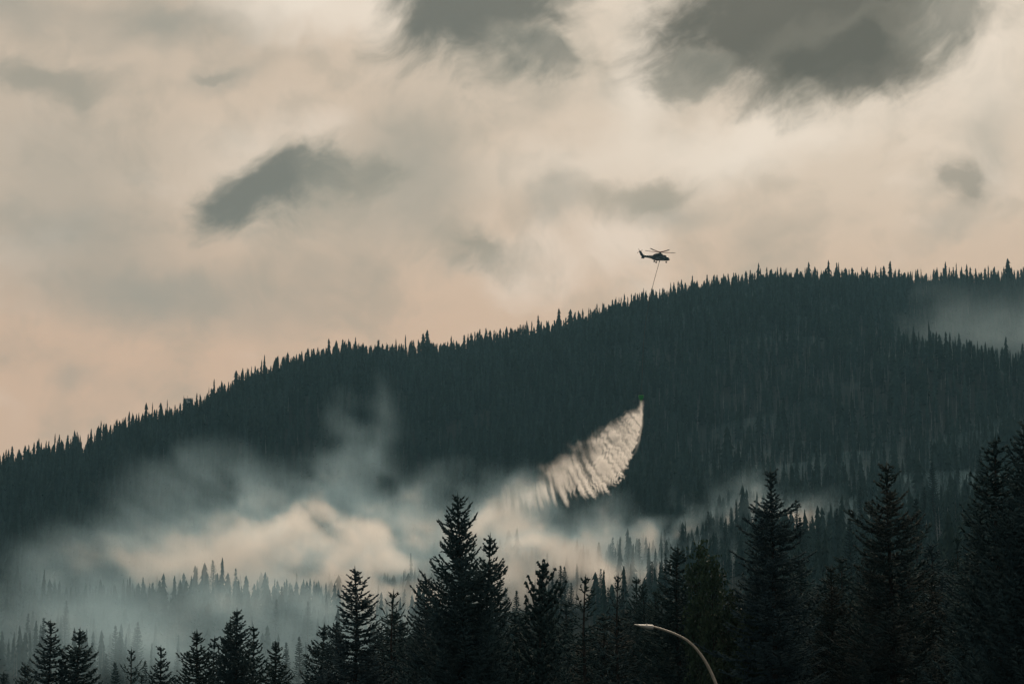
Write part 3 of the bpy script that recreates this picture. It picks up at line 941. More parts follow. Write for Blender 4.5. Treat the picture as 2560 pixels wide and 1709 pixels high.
def build_forest():
    rs = np.random.default_rng(77)
    pts = []
    d = 560.0
    while d < 3480:
        step = 6.9 if d > 900 else 7.5
        n = int(0.56 * d / step)
        x = (np.arange(n) - n / 2 + rs.uniform(-0.45, 0.45, n)) * step
        pts.append(np.stack([x, np.full(n, d) + rs.uniform(-0.5, 0.5, n) * step * 1.1], 1))
        d += step * 1.12
    P = np.concatenate(pts)
    u = P[:, 0] / P[:, 1]
    keep = (P[:, 1] < ridge_d(u) + 25)
    keep &= ~((np.abs(P[:, 0] - LOOK[0]) < 5.5) & (P[:, 1] > LOOK[1] - 32) & (P[:, 1] < LOOK[1] + 8))
    P, u = P[keep], u[keep]
    z = terrain(P[:, 0], P[:, 1])
    py = H_PX / 2 - F_PX * np.tan(np.arctan2(z - CAM.z, P[:, 1]) - PITCH)
    px = 1280 + u * F_PX
    dens = fbm(P[:, 0] / 90 + 3, P[:, 1] / 90, P[:, 0] * 0 + .5, 3)
    # the burnt, thinned face on the right carries mostly bare trunks
    burn = np.exp(-((px - 2080) / 330) ** 2 - ((py - 1080) / 170) ** 2)
    burn = np.clip(burn * 1.25 + 0.25 * np.exp(-((px - 2300) / 500) ** 2 - ((py - 860) / 160) ** 2), 0, 0.55)
    r = rs.random(len(P))
    live = r > np.clip(burn + 0.10 + 0.5 * np.clip(0.45 - dens, 0, 1), 0, 0.93)
    # thin the low valley on the smoky side, where single trees stand clear
    thin = (P[:, 1] < 1150) & (rs.random(len(P)) < np.where(px < 950, 0.74, 0.45))
    live &= ~thin
    live &= ~((px < 1000) & (P[:, 1] < 860))
    mid_gap = (px > 1180) & (px < 1900) & (P[:, 1] < np.interp(px, [1180, 1500, 1900], [1330, 1330, 1200])) & (rs.random(len(P)) < 0.86)
    live &= ~mid_gap
    patch = fbm(P[:, 0] / 55 + 8, P[:, 1] / 75, P[:, 0] * 0 + 6.5, 3)
    live &= ~((patch < 0.40) & (rs.random(len(P)) < 0.6))
    A = P[live]
    n = len(A)
    hh = rs.uniform(0.45, 1.10, n) * (0.55 + 1.0 * (fbm(A[:, 0] / 45, A[:, 1] / 45, A[:, 0] * 0 + 2.5, 3)))
    hh[rs.random(n) < 0.06] *= 1.3
    hh *= 1.0 + 0.32 * sstep(1300, 1800, A[:, 1])
    hh *= np.where(A[:, 1] > ridge_d(A[:, 0] / A[:, 1]) - 60, 0.62, 1.0)
    sxy = hh * rs.uniform(0.85, 1.7, n)
    rot = np.stack([rs.uniform(-.03, .03, n), rs.uniform(-.03, .03, n), rs.uniform(0, 6.28, n)], 1)
    meshes = []
    for i in range(4):
        k = K['far_%d' % i]
        meshes.append(k.crown)
    instancer('forest', np.concatenate([A, (z[live] - 0.3)[:, None]], 1), np.stack([sxy, sxy, hh], 1), rot, rs.integers(0, 4, n), meshes,
              'dark conifer forest clothing the whole hillside below the skyline', 'forest')
    dead = (~live) & (rs.random(len(P)) < np.clip(burn * 0.75 + 0.05, 0, 0.9)) & (P[:, 1] > 900)
    B = P[dead]
    m = len(B)
    sh = rs.uniform(0.6, 1.25, m)
    rot = np.stack([rs.uniform(-.06, .06, m), rs.uniform(-.06, .06, m), rs.uniform(0, 6.28, m)], 1)
    instancer('dead_forest', np.concatenate([B, (z[dead] - 0.3)[:, None]], 1), np.stack([sh * 0 + 1.15, sh * 0 + 1.15, sh], 1), rot, rs.integers(0, 3, m), SNAG_M,
              'grey bare trunks of burnt trees standing on the hill face', 'dead trees')
    print('forest', n, 'snags', m)


build_forest()
#PART2


# ------------------------------------------------------------------ helicopter
M['heli_body'] = material('heli_body', (0.012, 0.030, 0.034), 0.35, 0.5, color2=(0.018, 0.040, 0.044), nscale=0.8)
M['heli_pale'] = material('heli_pale', (0.34, 0.38, 0.37), 0.5, 0.4, color2=(0.42, 0.45, 0.44), nscale=1.0)
M['heli_glass'] = material('heli_glass', (0.010, 0.013, 0.016), 0.12, 0.6, color2=(0.016, 0.020, 0.024), nscale=0.5)
M['heli_dark'] = material('heli_dark', (0.012, 0.013, 0.014), 0.6, 0.3, color2=(0.022, 0.022, 0.024), nscale=3)
M['blade_red'] = material('blade_red', (0.45, 0.05, 0.04), 0.5, 0.3, color2=(0.52, 0.08, 0.06), nscale=2)
M['blade_grey'] = material('blade_grey', (0.20, 0.17, 0.14), 0.6, 0.3, color2=(0.27, 0.23, 0.19), nscale=2)
M['tyre'] = material('tyre', (0.012, 0.012, 0.012), 0.95, 0.0, color2=(0.020, 0.020, 0.020), nscale=8)
M['rope'] = material('rope', (0.06, 0.05, 0.04), 0.8, 0.1, color2=(0.09, 0.07, 0.055), nscale=4)
M['bucket'] = material('bucket', (0.010, 0.24, 0.022), 0.55, 0.3, color2=(0.015, 0.32, 0.035), nscale=1.2)
M['bucket_trim'] = material('bucket_trim', (0.10, 0.30, 0.11), 0.6, 0.3, color2=(0.14, 0.38, 0.15), nscale=2)
M['lamp_metal'] = material('lamp_metal', (0.34, 0.285, 0.225), 0.5, 0.4, metallic=0.0, color2=(0.44, 0.37, 0.29), nscale=5)
M['lamp_head'] = material('lamp_head', (0.52, 0.48, 0.42), 0.45, 0.4, color2=(0.60, 0.55, 0.48), nscale=6)
M['lamp_lens'] = material('lamp_lens', (0.20, 0.20, 0.19), 0.2, 0.5, color2=(0.26, 0.26, 0.25), nscale=6)
M['cabin_pale'] = material('cabin_pale', (0.42, 0.42, 0.40), 0.8, 0.2, color2=(0.52, 0.51, 0.48), nscale=1.5)
M['cabin_dark'] = material('cabin_dark', (0.05, 0.06, 0.06), 0.8, 0.2, color2=(0.08, 0.09, 0.09), nscale=1.5)


def loft(sections, n=16, caps=True, power=2.4):
    """sections: (x, zc, half_width, up, down) -> superellipse rings along x"""
    V, F = [], []
    for (x, zc, hw, up, dn) in sections:
        for k in range(n):
            a = 2 * math.pi * k / n
            c, s = math.cos(a), math.sin(a)
            yy = math.copysign(abs(c) ** (2 / power), c) * hw
            zz = math.copysign(abs(s) ** (2 / power), s) * (up if s > 0 else dn)
            V.append((x, yy, zc + zz))
    for i in range(len(sections) - 1):
        for k in range(n):
            q = (k + 1) % n
            F.append((i * n + k, i * n + q, (i + 1) * n + q, (i + 1) * n + k))
    if caps:
        F.append(tuple(range(n)))
        F.append(tuple((len(sections) - 1) * n + k for k in reversed(range(n))))
    return V, F


def box(x0, x1, y0, y1, z0, z1):
    V = [(x, y, z) for x in (x0, x1) for y in (y0, y1) for z in (z0, z1)]
    return V, [(0, 1, 3, 2), (4, 6, 7, 5), (0, 4, 5, 1), (2, 3, 7, 6), (0, 2, 6, 4), (1, 5, 7, 3)]


def prism(poly, y0, y1):
    """poly in (x, z), extruded along y"""
    n = len(poly)
    V = [(x, y0, z) for x, z in poly] + [(x, y1, z) for x, z in poly]
    F = [tuple(range(n)), tuple(reversed(range(n, 2 * n)))] + [(k, k + n, (k + 1) % n + n, (k + 1) % n) for k in range(n)]
    return V, F


def merge(*parts):
    V, F = [], []
    for v, f in parts:
        o = len(V)
        V += [tuple(p) for p in v]
        F += [tuple(int(i) + o for i in q) for q in f]
    return V, F


def wheel(cx, cy, cz, r, w, n=14):
    V, F = [], []
    for s in (-1, 1):
        for rr, ww in ((r * 0.55, w * 0.5), (r * 0.93, w * 0.5), (r, w * 0.28)):
            for k in range(n):
                a = 2 * math.pi * k / n
                V.append((cx + rr * math.cos(a), cy + s * ww, cz + rr * math.sin(a)))
    ring = lambda j: [j * n + k for k in range(n)]
    order = [0, 1, 2, 5, 4, 3]
    for a, b in zip(order[:-1], order[1:]):
        for k in range(n):
            q = (k + 1) % n
            F.append((a * n + k, a * n + q, b * n + q, b * n + k))
    F.append(tuple(ring(0)))
    F.append(tuple(reversed(ring(3))))
    return V, F


def build_helicopter():
    HD = 1400.0
    hub = at(1650, 629, HD)
    e = bpy.data.objects.new('helicopter', None)
    COL.objects.link(e)
    e.rotation_euler = Euler((R(2), R(6), R(-20)), 'XYZ')       # nose down, nose swung towards the viewer
    rot = e.rotation_euler.to_matrix()
    e.location = hub - rot @ Vector((0, 0, 4.35))
    e.location -= Vector((0, 0, 0.2))
    tag(e, 'dark green twin-engined helicopter with red rotor blades flying above the hill', 'helicopter')
    P = lambda nm, vf, m, par=e, sm=False: add_obj(nm, mesh_from(nm, vf[0], vf[1], M[m], sm), par)
    body = P('fuselage', loft([(5.45, 0.75, 0.10, 0.12, 0.12), (5.25, 0.76, 0.38, 0.30, 0.32), (4.8, 0.90, 0.76, 0.78, 0.68), (4.1, 1.08, 0.98, 1.12, 0.98), (3.2, 1.15, 1.05, 1.20, 1.08),
                               (1.5, 1.15, 1.08, 1.12, 1.10), (-1.5, 1.15, 1.08, 1.12, 1.10), (-3.0, 1.25, 1.0, 1.03, 1.08), (-4.0, 1.5, 0.78, 0.80, 0.85)], 20, power=3.0), 'heli_body', sm=True)
    P('tail_boom', loft([(-3.6, 1.6, 0.86, 0.90, 0.98), (-5.2, 1.80, 0.62, 0.68, 0.74), (-7.5, 1.98, 0.48, 0.54, 0.58), (-9.3, 2.08, 0.36, 0.44, 0.48)], 14), 'heli_body', sm=True)
    P('engine_cowling', loft([(1.75, 2.4, 0.70, 0.55, 0.5), (1.45, 2.5, 0.84, 0.95, 0.6), (0.8, 2.6, 0.92, 1.20, 0.7), (-0.9, 2.6, 0.90, 1.20, 0.7), (-2.4, 2.45, 0.75, 0.95, 0.6), (-3.4, 2.3, 0.55, 0.45, 0.5), (-4.2, 2.1, 0.35, 0.2, 0.4)], 14), 'heli_body', sm=True)
    for s in (-1, 1):
        P('engine_intake', loft([(3.35, 2.40, 0.20, 0.22, 0.20), (3.2, 2.42, 0.34, 0.36, 0.26), (1.6, 2.5, 0.36, 0.38, 0.26)], 10), 'heli_dark', sm=True).location.y = s * 0.38
        P('exhaust', loft([(-2.2, 2.75, 0.20, 0.2, 0.2), (-3.0, 2.85, 0.24, 0.22, 0.22)], 10), 'heli_dark', sm=True).location.y = s * 0.55
        P('sponson', loft([(0.2, 0.45, 0.05, 0.05, 0.05), (-0.3, 0.45, 0.32, 0.30, 0.28), (-2.1, 0.45, 0.34, 0.32, 0.30), (-3.0, 0.55, 0.10, 0.12, 0.12)], 10), 'heli_body', sm=True).location.y = s * 1.25
        # cockpit side window, cabin windows, pale flash round the door
        yo = s * 1.0
        P('cockpit_window', prism([(4.35, 1.15), (4.15, 1.72), (3.1, 1.85), (3.0, 1.15)], s * 0.90, s * 1.115), 'heli_glass')
        for (x0, x1) in ((1.25, 2.05), (0.0, 0.75), (-1.3, -0.55), (-2.4, -1.75)):
            w = P('cabin_window', prism([(x0, 1.12), (x0, 1.78), (x1, 1.78), (x1, 1.12)], s * 0.95, s * 1.105), 'heli_glass')
        P('flash', prism([(-0.1, 2.02), (2.6, 2.02), (2.45, 1.90), (-0.1, 1.90)], s * 0.9, s * 1.10), 'heli_pale')
        P('flash', prism([(2.6, 2.02), (3.0, 1.05), (2.82, 1.05), (2.42, 2.02)], s * 0.9, s * 1.118), 'heli_pale')
        P('flash', prism([(-3.2, 0.80), (2.9, 0.42), (2.6, 0.28), (-3.2, 0.55)], s * 0.85, s * 1.10), 'heli_pale')
        P('flash', prism([(-1.6, 1.05), (0.6, 1.05), (0.5, 0.85), (-1.6, 0.85)], s * 0.85, s * 1.112), 'heli_pale')
    P('windscreen', loft([(5.02, 1.15, 0.30, 0.20, 0.05), (4.62, 1.30, 0.62, 0.34, 0.08), (4.0, 1.62, 0.80, 0.42, 0.10), (3.4, 1.86, 0.85, 0.38, 0.10)], 14), 'heli_glass', sm=True)
    fin = P('tail_fin', prism([(-8.0, 1.75), (-9.2, 1.5), (-10.2, 2.5), (-11.2, 4.6), (-10.1, 4.7), (-8.9, 3.0), (-8.0, 2.45)], -0.17, 0.17), 'heli_body')
    P('ventral_fin', prism([(-7.6, 1.75), (-8.2, 0.75), (-9.7, 0.85), (-9.4, 1.9)], -0.12, 0.12), 'heli_body')
    P('stabiliser', prism([(-9.7, 3.2), (-10.7, 3.35), (-10.7, 3.42), (-9.7, 3.30)], 0.1, 2.1), 'heli_body')
    # landing gear
    for s in (-1, 1):
        leg = P('main_gear', merge(tubes([(-1.7, s * 1.3, 0.35), (-2.05, s * 1.5, -0.45)], [0.10, 0.08], 8), tubes([(-1.2, s * 1.25, 0.3), (-1.98, s * 1.48, -0.3)], [0.06, 0.05], 6)), 'heli_dark')
        P('wheel', wheel(-2.1, s * 1.55, -0.68, 0.45, 0.34), 'tyre', leg, True)
    leg = P('nose_gear', tubes([(3.6, 0, 0.25), (3.65, 0, -0.5)], [0.09, 0.07], 8), 'heli_dark')
    for s in (-1, 1):
        P('wheel', wheel(3.68, s * 0.22, -0.68, 0.38, 0.24), 'tyre', leg, True)
    P('cargo_hook', merge(tubes([(0.1, 0, 0.15), (0.1, 0, -0.45)], [0.16, 0.12], 8), box(-0.12, 0.32, -0.2, 0.2, -0.62, -0.30)), 'heli_dark')
    # main rotor
    P('rotor_mast', merge(tubes([(0, 0, 2.9), (0, 0, 4.35)], [0.22, 0.15], 10), tubes([(0, 0, 3.35), (0, 0, 3.55)], [0.42, 0.42], 12)), 'heli_dark')
    hubo = P('rotor_hub', merge(tubes([(0, 0, 4.12), (0, 0, 4.52)], [0.85, 0.75], 14), tubes([(0, 0, 4.52), (0, 0, 4.62)], [0.35, 0.2], 12)), 'heli_dark')
    for k in range(5):
        a = R(158 + 20 + 72 * k)
        L = 8.0
        V, F = [], []
        st = [(0.45, 0.12, 0.10), (1.3, 0.18, 0.11), (1.7, 0.42, 0.10), (4.0, 0.43, 0.09), (7.2, 0.42, 0.075), (L, 0.26, 0.05)]
        for x, hw, th in st:
            z = 4.34 + 0.009 * x * x
            V += [(x, -hw, z - th), (x, hw, z - th), (x, hw, z + th * 0.6), (x, -hw, z + th)]
        for i in range(len(st) - 1):
            for q in range(4):
                F.append((i * 4 + q, i * 4 + (q + 1) % 4, (i + 1) * 4 + (q + 1) % 4, (i + 1) * 4 + q))
        F.append((3, 2, 1, 0))
        F.append(tuple(len(V) - 4 + q for q in range(4)))
        c, s = math.cos(a), math.sin(a)
        V = [(c * x - s * y, s * x + c * y, z) for x, y, z in V]
        b = P('rotor_blade', (V, F), 'blade_red')
        # pale outer half of the blade, a sleeve just proud of it
        V2, F2 = [], []
        for x in (5.6, 7.2, 8.03):
            hw = np.interp(x, [4, 7.2, 8], [0.438, 0.428, 0.27])
            z = 4.34 + 0.009 * x * x
            for yy, zz in ((-hw, -0.10), (hw, -0.10), (hw, 0.072), (-hw, 0.10)):
                V2.append((c * x - s * yy, s * x + c * yy, z + zz))
        for i in range(2):
            for q in range(4):
                F2.append((i * 4 + q, i * 4 + (q + 1) % 4, (i + 1) * 4 + (q + 1) % 4, (i + 1) * 4 + q))
        F2 += [(3, 2, 1, 0), (8, 9, 10, 11)]
        P('blade_tip', (V2, F2), 'blade_grey', b)
    # tail rotor on the starboard side of the fin
    th = P('tail_rotor_hub', wheel(-10.55, -0.32, 4.25, 0.22, 0.30, 10), 'heli_dark')
    for k in range(4):
        a = R(30 + 90 * k)
        c, s = math.cos(a), math.sin(a)
        pts = [(0.15, -0.09), (1.55, -0.11), (1.55, 0.11), (0.15, 0.09)]
        poly = [(-10.55 + c * p - s * q, 4.25 + s * p + c * q) for p, q in pts]
        P('tail_rotor_blade', prism(poly, -0.40, -0.36), 'blade_grey', th)
    return e.location + rot @ Vector((0.1, 0, -0.6)), HD


HOOK, HD = build_helicopter()


# ------------------------------------------------------------------ line and bucket
def build_bucket():
    top = at(1604.5, 967, HD - 3)          # where the rigging lines gather
    n = 24
    path = []
    for k in range(n + 1):
        t = k / n
        p = HOOK.lerp(top, t)
        p.x += -3.0 * math.sin(math.pi * t) * (1 - 0.3 * t)        # drag bows the line
        path.append(tuple(p))
    o = add_obj('long_line', mesh_from('long_line', *tubes(path, [0.13] * (n + 1), 6), M['rope'], True))
    tag(o, 'long thin cable slung between the helicopter and the green bucket', 'cable')
    c = at(1603, 1001, HD - 3)             # bottom of the bucket
    e = bpy.data.objects.new('water_bucket', None)
    COL.objects.link(e)
    e.location = c
    tag(e, 'bright green collapsible fire bucket pouring water over the hillside', 'bucket')
    ns = 18
    prof = [(0.22, 0.0), (0.38, 0.15), (0.95, 0.85), (1.22, 1.6), (1.28, 2.35), (1.34, 2.55)]
    V, F = [], []
    for (r_, z_) in prof:
        for k in range(ns):
            a = 2 * math.pi * k / ns
            w = 1 + (0.04 if k % 3 == 0 else -0.02)
            V.append((r_ * w * math.cos(a), r_ * w * math.sin(a), z_))
    for r_, z_ in ((1.24, 2.5), (0.85, 0.9)):
        for k in range(ns):
            a = 2 * math.pi * k / ns
            V.append((r_ * math.cos(a), r_ * math.sin(a), z_))
    rings = len(prof) + 2
    for i in range(rings - 1):
        for k in range(ns):
            q = (k + 1) % ns
            F.append((i * ns + k, i * ns + q, (i + 1) * ns + q, (i + 1) * ns + k))
    F.append(tuple(reversed(range(ns))))
    F.append(tuple((rings - 1) * ns + k for k in range(ns)))
    add_obj('shell', mesh_from('shell', V, F, M['bucket'], True), e)
    tv, tf = [], []
    nr = 24
    for k in range(nr):
        a = 2 * math.pi * k / nr
        for q in range(6):
            b = 2 * math.pi * q / 6
            rr = 1.36 + 0.10 * math.cos(b)
            tv.append((rr * math.cos(a), rr * math.sin(a), 2.58 + 0.10 * math.sin(b)))
    for k in range(nr):
        for q in range(6):
            tf.append((k * 6 + q, ((k + 1) % nr) * 6 + q, ((k + 1) % nr) * 6 + (q + 1) % 6, k * 6 + (q + 1) % 6))
    add_obj('rim', mesh_from('rim', tv, tf, M['bucket_trim'], True), e)
    add_obj('spout', mesh_from('spout', *tubes([(0, 0, 0.05), (0, 0, -0.5), (-0.05, 0, -0.9)], [0.26, 0.24, 0.30], 10), M['bucket_trim'], True), e)
    apex = top - c
    for k in range(6):
        a = 2 * math.pi * k / 6
        add_obj('rigging_line', mesh_from('rigging_line', *tubes([(1.34 * math.cos(a), 1.34 * math.sin(a), 2.6), tuple(apex)], [0.035, 0.035], 5), M['rope']), e)


build_bucket()


# ------------------------------------------------------------------ street lamp
def build_lamp():
    LD = 104.0
    P = lambda px, py: at(px, py, LD)
    pole_x = P(1822, 1709).x
    e = bpy.data.objects.new('street_lamp', None)
    COL.objects.link(e)
    gz = tz(pole_x, LD)
    gz = max(gz, -0.3)
    e.location = (pole_x, LD, gz)
    tag(e, 'pale curved street lamp arm reaching out before the dark trees', 'street lamp')
    o = e.location
    pts = [P(1631, 1565), P(1660, 1573), P(1700, 1588), P(1728, 1606), P(1750, 1631), P(1768, 1659), P(1782, 1688), P(1793, 1716), P(1803, 1752), P(1810, 1800), P(1815, 1850)]
    pts = [(p.x - o.x, 0, p.z - o.z) for p in pts]
    zlow = pts[-1][2]
    # smooth the arm
    arr = np.array(pts)
    t = np.arange(len(arr))
    tt = np.linspace(0, len(arr) - 1, 50)
    sm = np.stack([np.interp(tt, t, arr[:, k]) for k in range(3)], 1)
    kx = np.ones(7) / 7
    for k in (0, 2):
        sm[:, k] = np.convolve(np.pad(sm[:, k], 3, 'edge'), kx, 'valid')
    sm[0] = arr[0]
    rad = np.linspace(0.038, 0.066, 50)
    add_obj('arm', mesh_from('arm', *tubes(sm, rad, 12), M['lamp_metal'], True), e)
    add_obj('pole', mesh_from('pole', *tubes([(sm[-1][0], 0, sm[-1][2] + 0.02), (sm[-1][0] + 0.01, 0, zlow * 0.5), (0, 0, 0.25)], [0.068, 0.082, 0.10], 12), M['lamp_metal'], True), e)
    add_obj('base_flange', mesh_from('base_flange', *tubes([(0, 0, -0.1), (0, 0, 0.12), (0, 0, 0.3)], [0.22, 0.20, 0.115], 12), M['lamp_metal'], True), e)
    # flat cobra head: shell lofted along its length
    a, b = P(1585, 1561.5) - o, P(1634, 1567) - o
    L = (a - b).length
    sec = [(0.0, 0.0, 0.05, 0.055, 0.055), (0.05 * L, 0.0, 0.10, 0.085, 0.075), (0.25 * L, 0.005, 0.15, 0.09, 0.08), (0.5 * L, 0.005, 0.17, 0.07, 0.06), (0.85 * L, -0.01, 0.14, 0.028, 0.025), (L, -0.015, 0.10, 0.02, 0.02)]
    V, F = loft(sec, 14)
    head = add_obj('lamp_head', mesh_from('lamp_head', V, F, M['lamp_head'], True), e)
    head.location = b
    head.rotation_euler = Euler((0, math.atan2(-(a.z - b.z), a.x - b.x), 0))
    cell = add_obj('photocell', mesh_from('photocell', *tubes([(0.22 * L + 0.1, 0, -0.02), (0.22 * L + 0.1, 0, -0.085), (0.22 * L + 0.1, 0, -0.10)], [0.042, 0.042, 0.03], 10), M['lamp_head'], True), head)
    lens = add_obj('lens', mesh_from('lens', *loft([(0.4 * L, 0.035, 0.09, 0.006, 0.006), (0.8 * L, 0.022, 0.09, 0.006, 0.006)], 10), M['lamp_lens']), head)
    # the head's own frame is turned over (x towards the tip), so 'up' is -z there
    for ob in (head,):
        ob.rotation_euler = Euler((math.pi, 0, 0)).to_matrix().to_euler() if False else ob.rotation_euler


build_lamp()


# ------------------------------------------------------------------ lookout cabin on the ridge
def build_lookout():
    d = LOOK[1]
    u = LOOK[0] / d
    top = at(472, 996, d)
    z0 = tz(u * d, d)
    e = bpy.data.objects.new('lookout_tower', None)
    COL.objects.link(e)
    e.location = (top.x, d, z0 - 0.3)
    H = top.z - z0 + 0.3
    tag(e, 'small grey box-like lookout tower among the skyline trees', 'lookout tower')
    add_obj('cabin_wall', mesh_from('cabin_wall', *box(-2.4, 2.4, -1.8, 1.8, H - 3.8, H - 0.5), M['cabin_pale']), e)
    add_obj('roof', mesh_from('roof', *merge(box(-2.6, 2.6, -2.1, 2.1, H - 0.5, H - 0.1), box(-1.6, 1.6, -1.2, 1.2, H - 0.1, H + 0.15)), M['cabin_dark']), e)
    add_obj('window', mesh_from('window', *box(-0.6, 1.9, -1.86, -1.82, H - 2.6, H - 1.3), M['heli_glass']), e)
    add_obj('stair_shaft', mesh_from('stair_shaft', *box(-0.55, 0.95, -0.7, 0.7, 0.0, H - 3.8), M['cabin_dark']), e)
    for sx in (-1, 1):
        for sy in (-1, 1):
            add_obj('leg', mesh_from('leg', *tubes([(sx * 2.2, sy * 1.8, 0), (sx * 1.7, sy * 1.3, H - 3.6)], [0.16, 0.14], 6), M['cabin_dark']), e)
    add_obj('brace', mesh_from('brace', *merge(tubes([(-2.1, -1.7, 0.5), (1.75, -1.35, H - 4.0)], [0.07, 0.07], 5), tubes([(2.1, -1.7, 0.5), (-1.75, -1.35, H - 4.0)], [0.07, 0.07], 5)), M['cabin_pale']), e)
    add_obj('antenna', mesh_from('antenna', *merge(tubes([(-1.2, 0, H), (-1.2, 0, H + 1.9)], [0.05, 0.04], 6), tubes([(-1.2, 0, H + 1.8), (-1.2, 0, H + 2.3)], [0.45, 0.30], 8)), M['cabin_dark']), e)


build_lookout()


# ------------------------------------------------------------------ smoke, spray, haze
def volume_material(name, density, thin, thick, d_thin, d_thick, aniso):
    m = bpy.data.materials.new(name)
    m.use_nodes = True
    t = NT(m.node_tree)
    t.N.clear()
    pv = t.new('ShaderNodeVolumePrincipled')
    out = t.new('ShaderNodeOutputMaterial')
    t.L.new(pv.outputs[0], out.inputs['Volume'])
    pv.inputs['Density'].default_value = density
    pv.inputs['Anisotropy'].default_value = aniso
    if thick is None:
        pv.inputs['Color'].default_value = (*thin, 1)
    else:
        at_ = t.new('ShaderNodeAttribute')
        at_.attribute_name = 'density'
        t.put(pv.inputs['Color'], t.mix(t.remap(at_.outputs['Fac'], d_thin, d_thick), thin, thick))
    return m


def volume_object(name, dens, lo, hi, mat, label, cat):
    nx, ny, nz = dens.shape
    me = bpy.data.meshes.new(name)
    me.vertices.add(dens.size)
    a = me.attributes.new('d', 'FLOAT', 'POINT')
    a.data.foreach_set('value', np.ascontiguousarray(dens.astype(np.float32).ravel(order='F')))
    me.materials.append(mat)
    ob = add_obj(name, me)
    ng = bpy.data.node_groups.new(name, 'GeometryNodeTree')
    ng.interface.new_socket('Geometry', in_out='INPUT', socket_type='NodeSocketGeometry')
    ng.interface.new_socket('Geometry', in_out='OUTPUT', socket_type='NodeSocketGeometry')
    t = NT(ng)
    gi, go = t.new('NodeGroupInput'), t.new('NodeGroupOutput')
    vc = t.new('GeometryNodeVolumeCube')
    vc.inputs['Min'].default_value = lo
    vc.inputs['Max'].default_value = hi
    for k, n in zip('XYZ', (nx, ny, nz)):
        vc.inputs['Resolution ' + k].default_value = n
    p = t.new('GeometryNodeInputPosition').outputs[0]
    p = t.vmath('SUBTRACT', p, tuple(lo))
    p = t.vmath('MULTIPLY', p, tuple((n - 1) / (b_ - a_) for n, a_, b_ in zip((nx, ny, nz), lo, hi)))
    p = t.vmath('FLOOR', t.vmath('ADD', p, (0.5, 0.5, 0.5)))
    idx = t.vmath('DOT_PRODUCT', p, (1, nx, nx * ny))
    si = t.new('GeometryNodeSampleIndex', data_type='FLOAT', domain='POINT')
    na = t.new('GeometryNodeInputNamedAttribute', data_type='FLOAT')
    na.inputs['Name'].default_value = 'd'
    t.L.new(gi.outputs[0], si.inputs['Geometry'])
    t.L.new([s for s in na.outputs if s.enabled and s.name == 'Attribute'][0], si.inputs['Value'])
    t.L.new(idx, si.inputs['Index'])
    t.L.new(si.outputs['Value'], vc.inputs['Density'])
    sm = t.new('GeometryNodeSetMaterial')
    sm.inputs['Material'].default_value = mat
    t.L.new(vc.outputs[0], sm.inputs[0])
    t.L.new(sm.outputs[0], go.inputs[0])
    ob.modifiers.new('fill', 'NODES').node_group = ng
    tag(ob, label, cat, kind='stuff')
    return ob


def grid(lo, hi, res):
    ax = [np.linspace(a, b, n, dtype=np.float32) for a, b, n in zip(lo, hi, res)]
    return np.meshgrid(*ax, indexing='ij')


def to_px(X, Y, Z):
    c, s = math.cos(PITCH), math.sin(PITCH)
    dep = Y * c + (Z - CAM.z) * s
    upv = -Y * s + (Z - CAM.z) * c
    return 1280 + F_PX * X / dep, H_PX / 2 - F_PX * upv / dep


M['smoke'] = volume_material('smoke', 1.0, (0.46, 0.68, 0.80), (0.96, 0.92, 0.88), 0.0010, 0.0095, 0.5)
M['far_smoke'] = volume_material('far_smoke', 1.0, (0.52, 0.70, 0.78), (0.85, 0.86, 0.84), 0.001, 0.008, 0.3)
M['spray'] = volume_material('spray', 1.0, (0.99, 0.965, 0.94), None, 0, 1, 0.55)
M['mist'] = volume_material('mist', 1.5e-3, (0.45, 0.72, 0.84), None, 0, 1, 0.2)
M['haze'] = volume_material('haze', 4.2e-5, (0.36, 0.74, 0.96), None, 0, 1, 0.1)

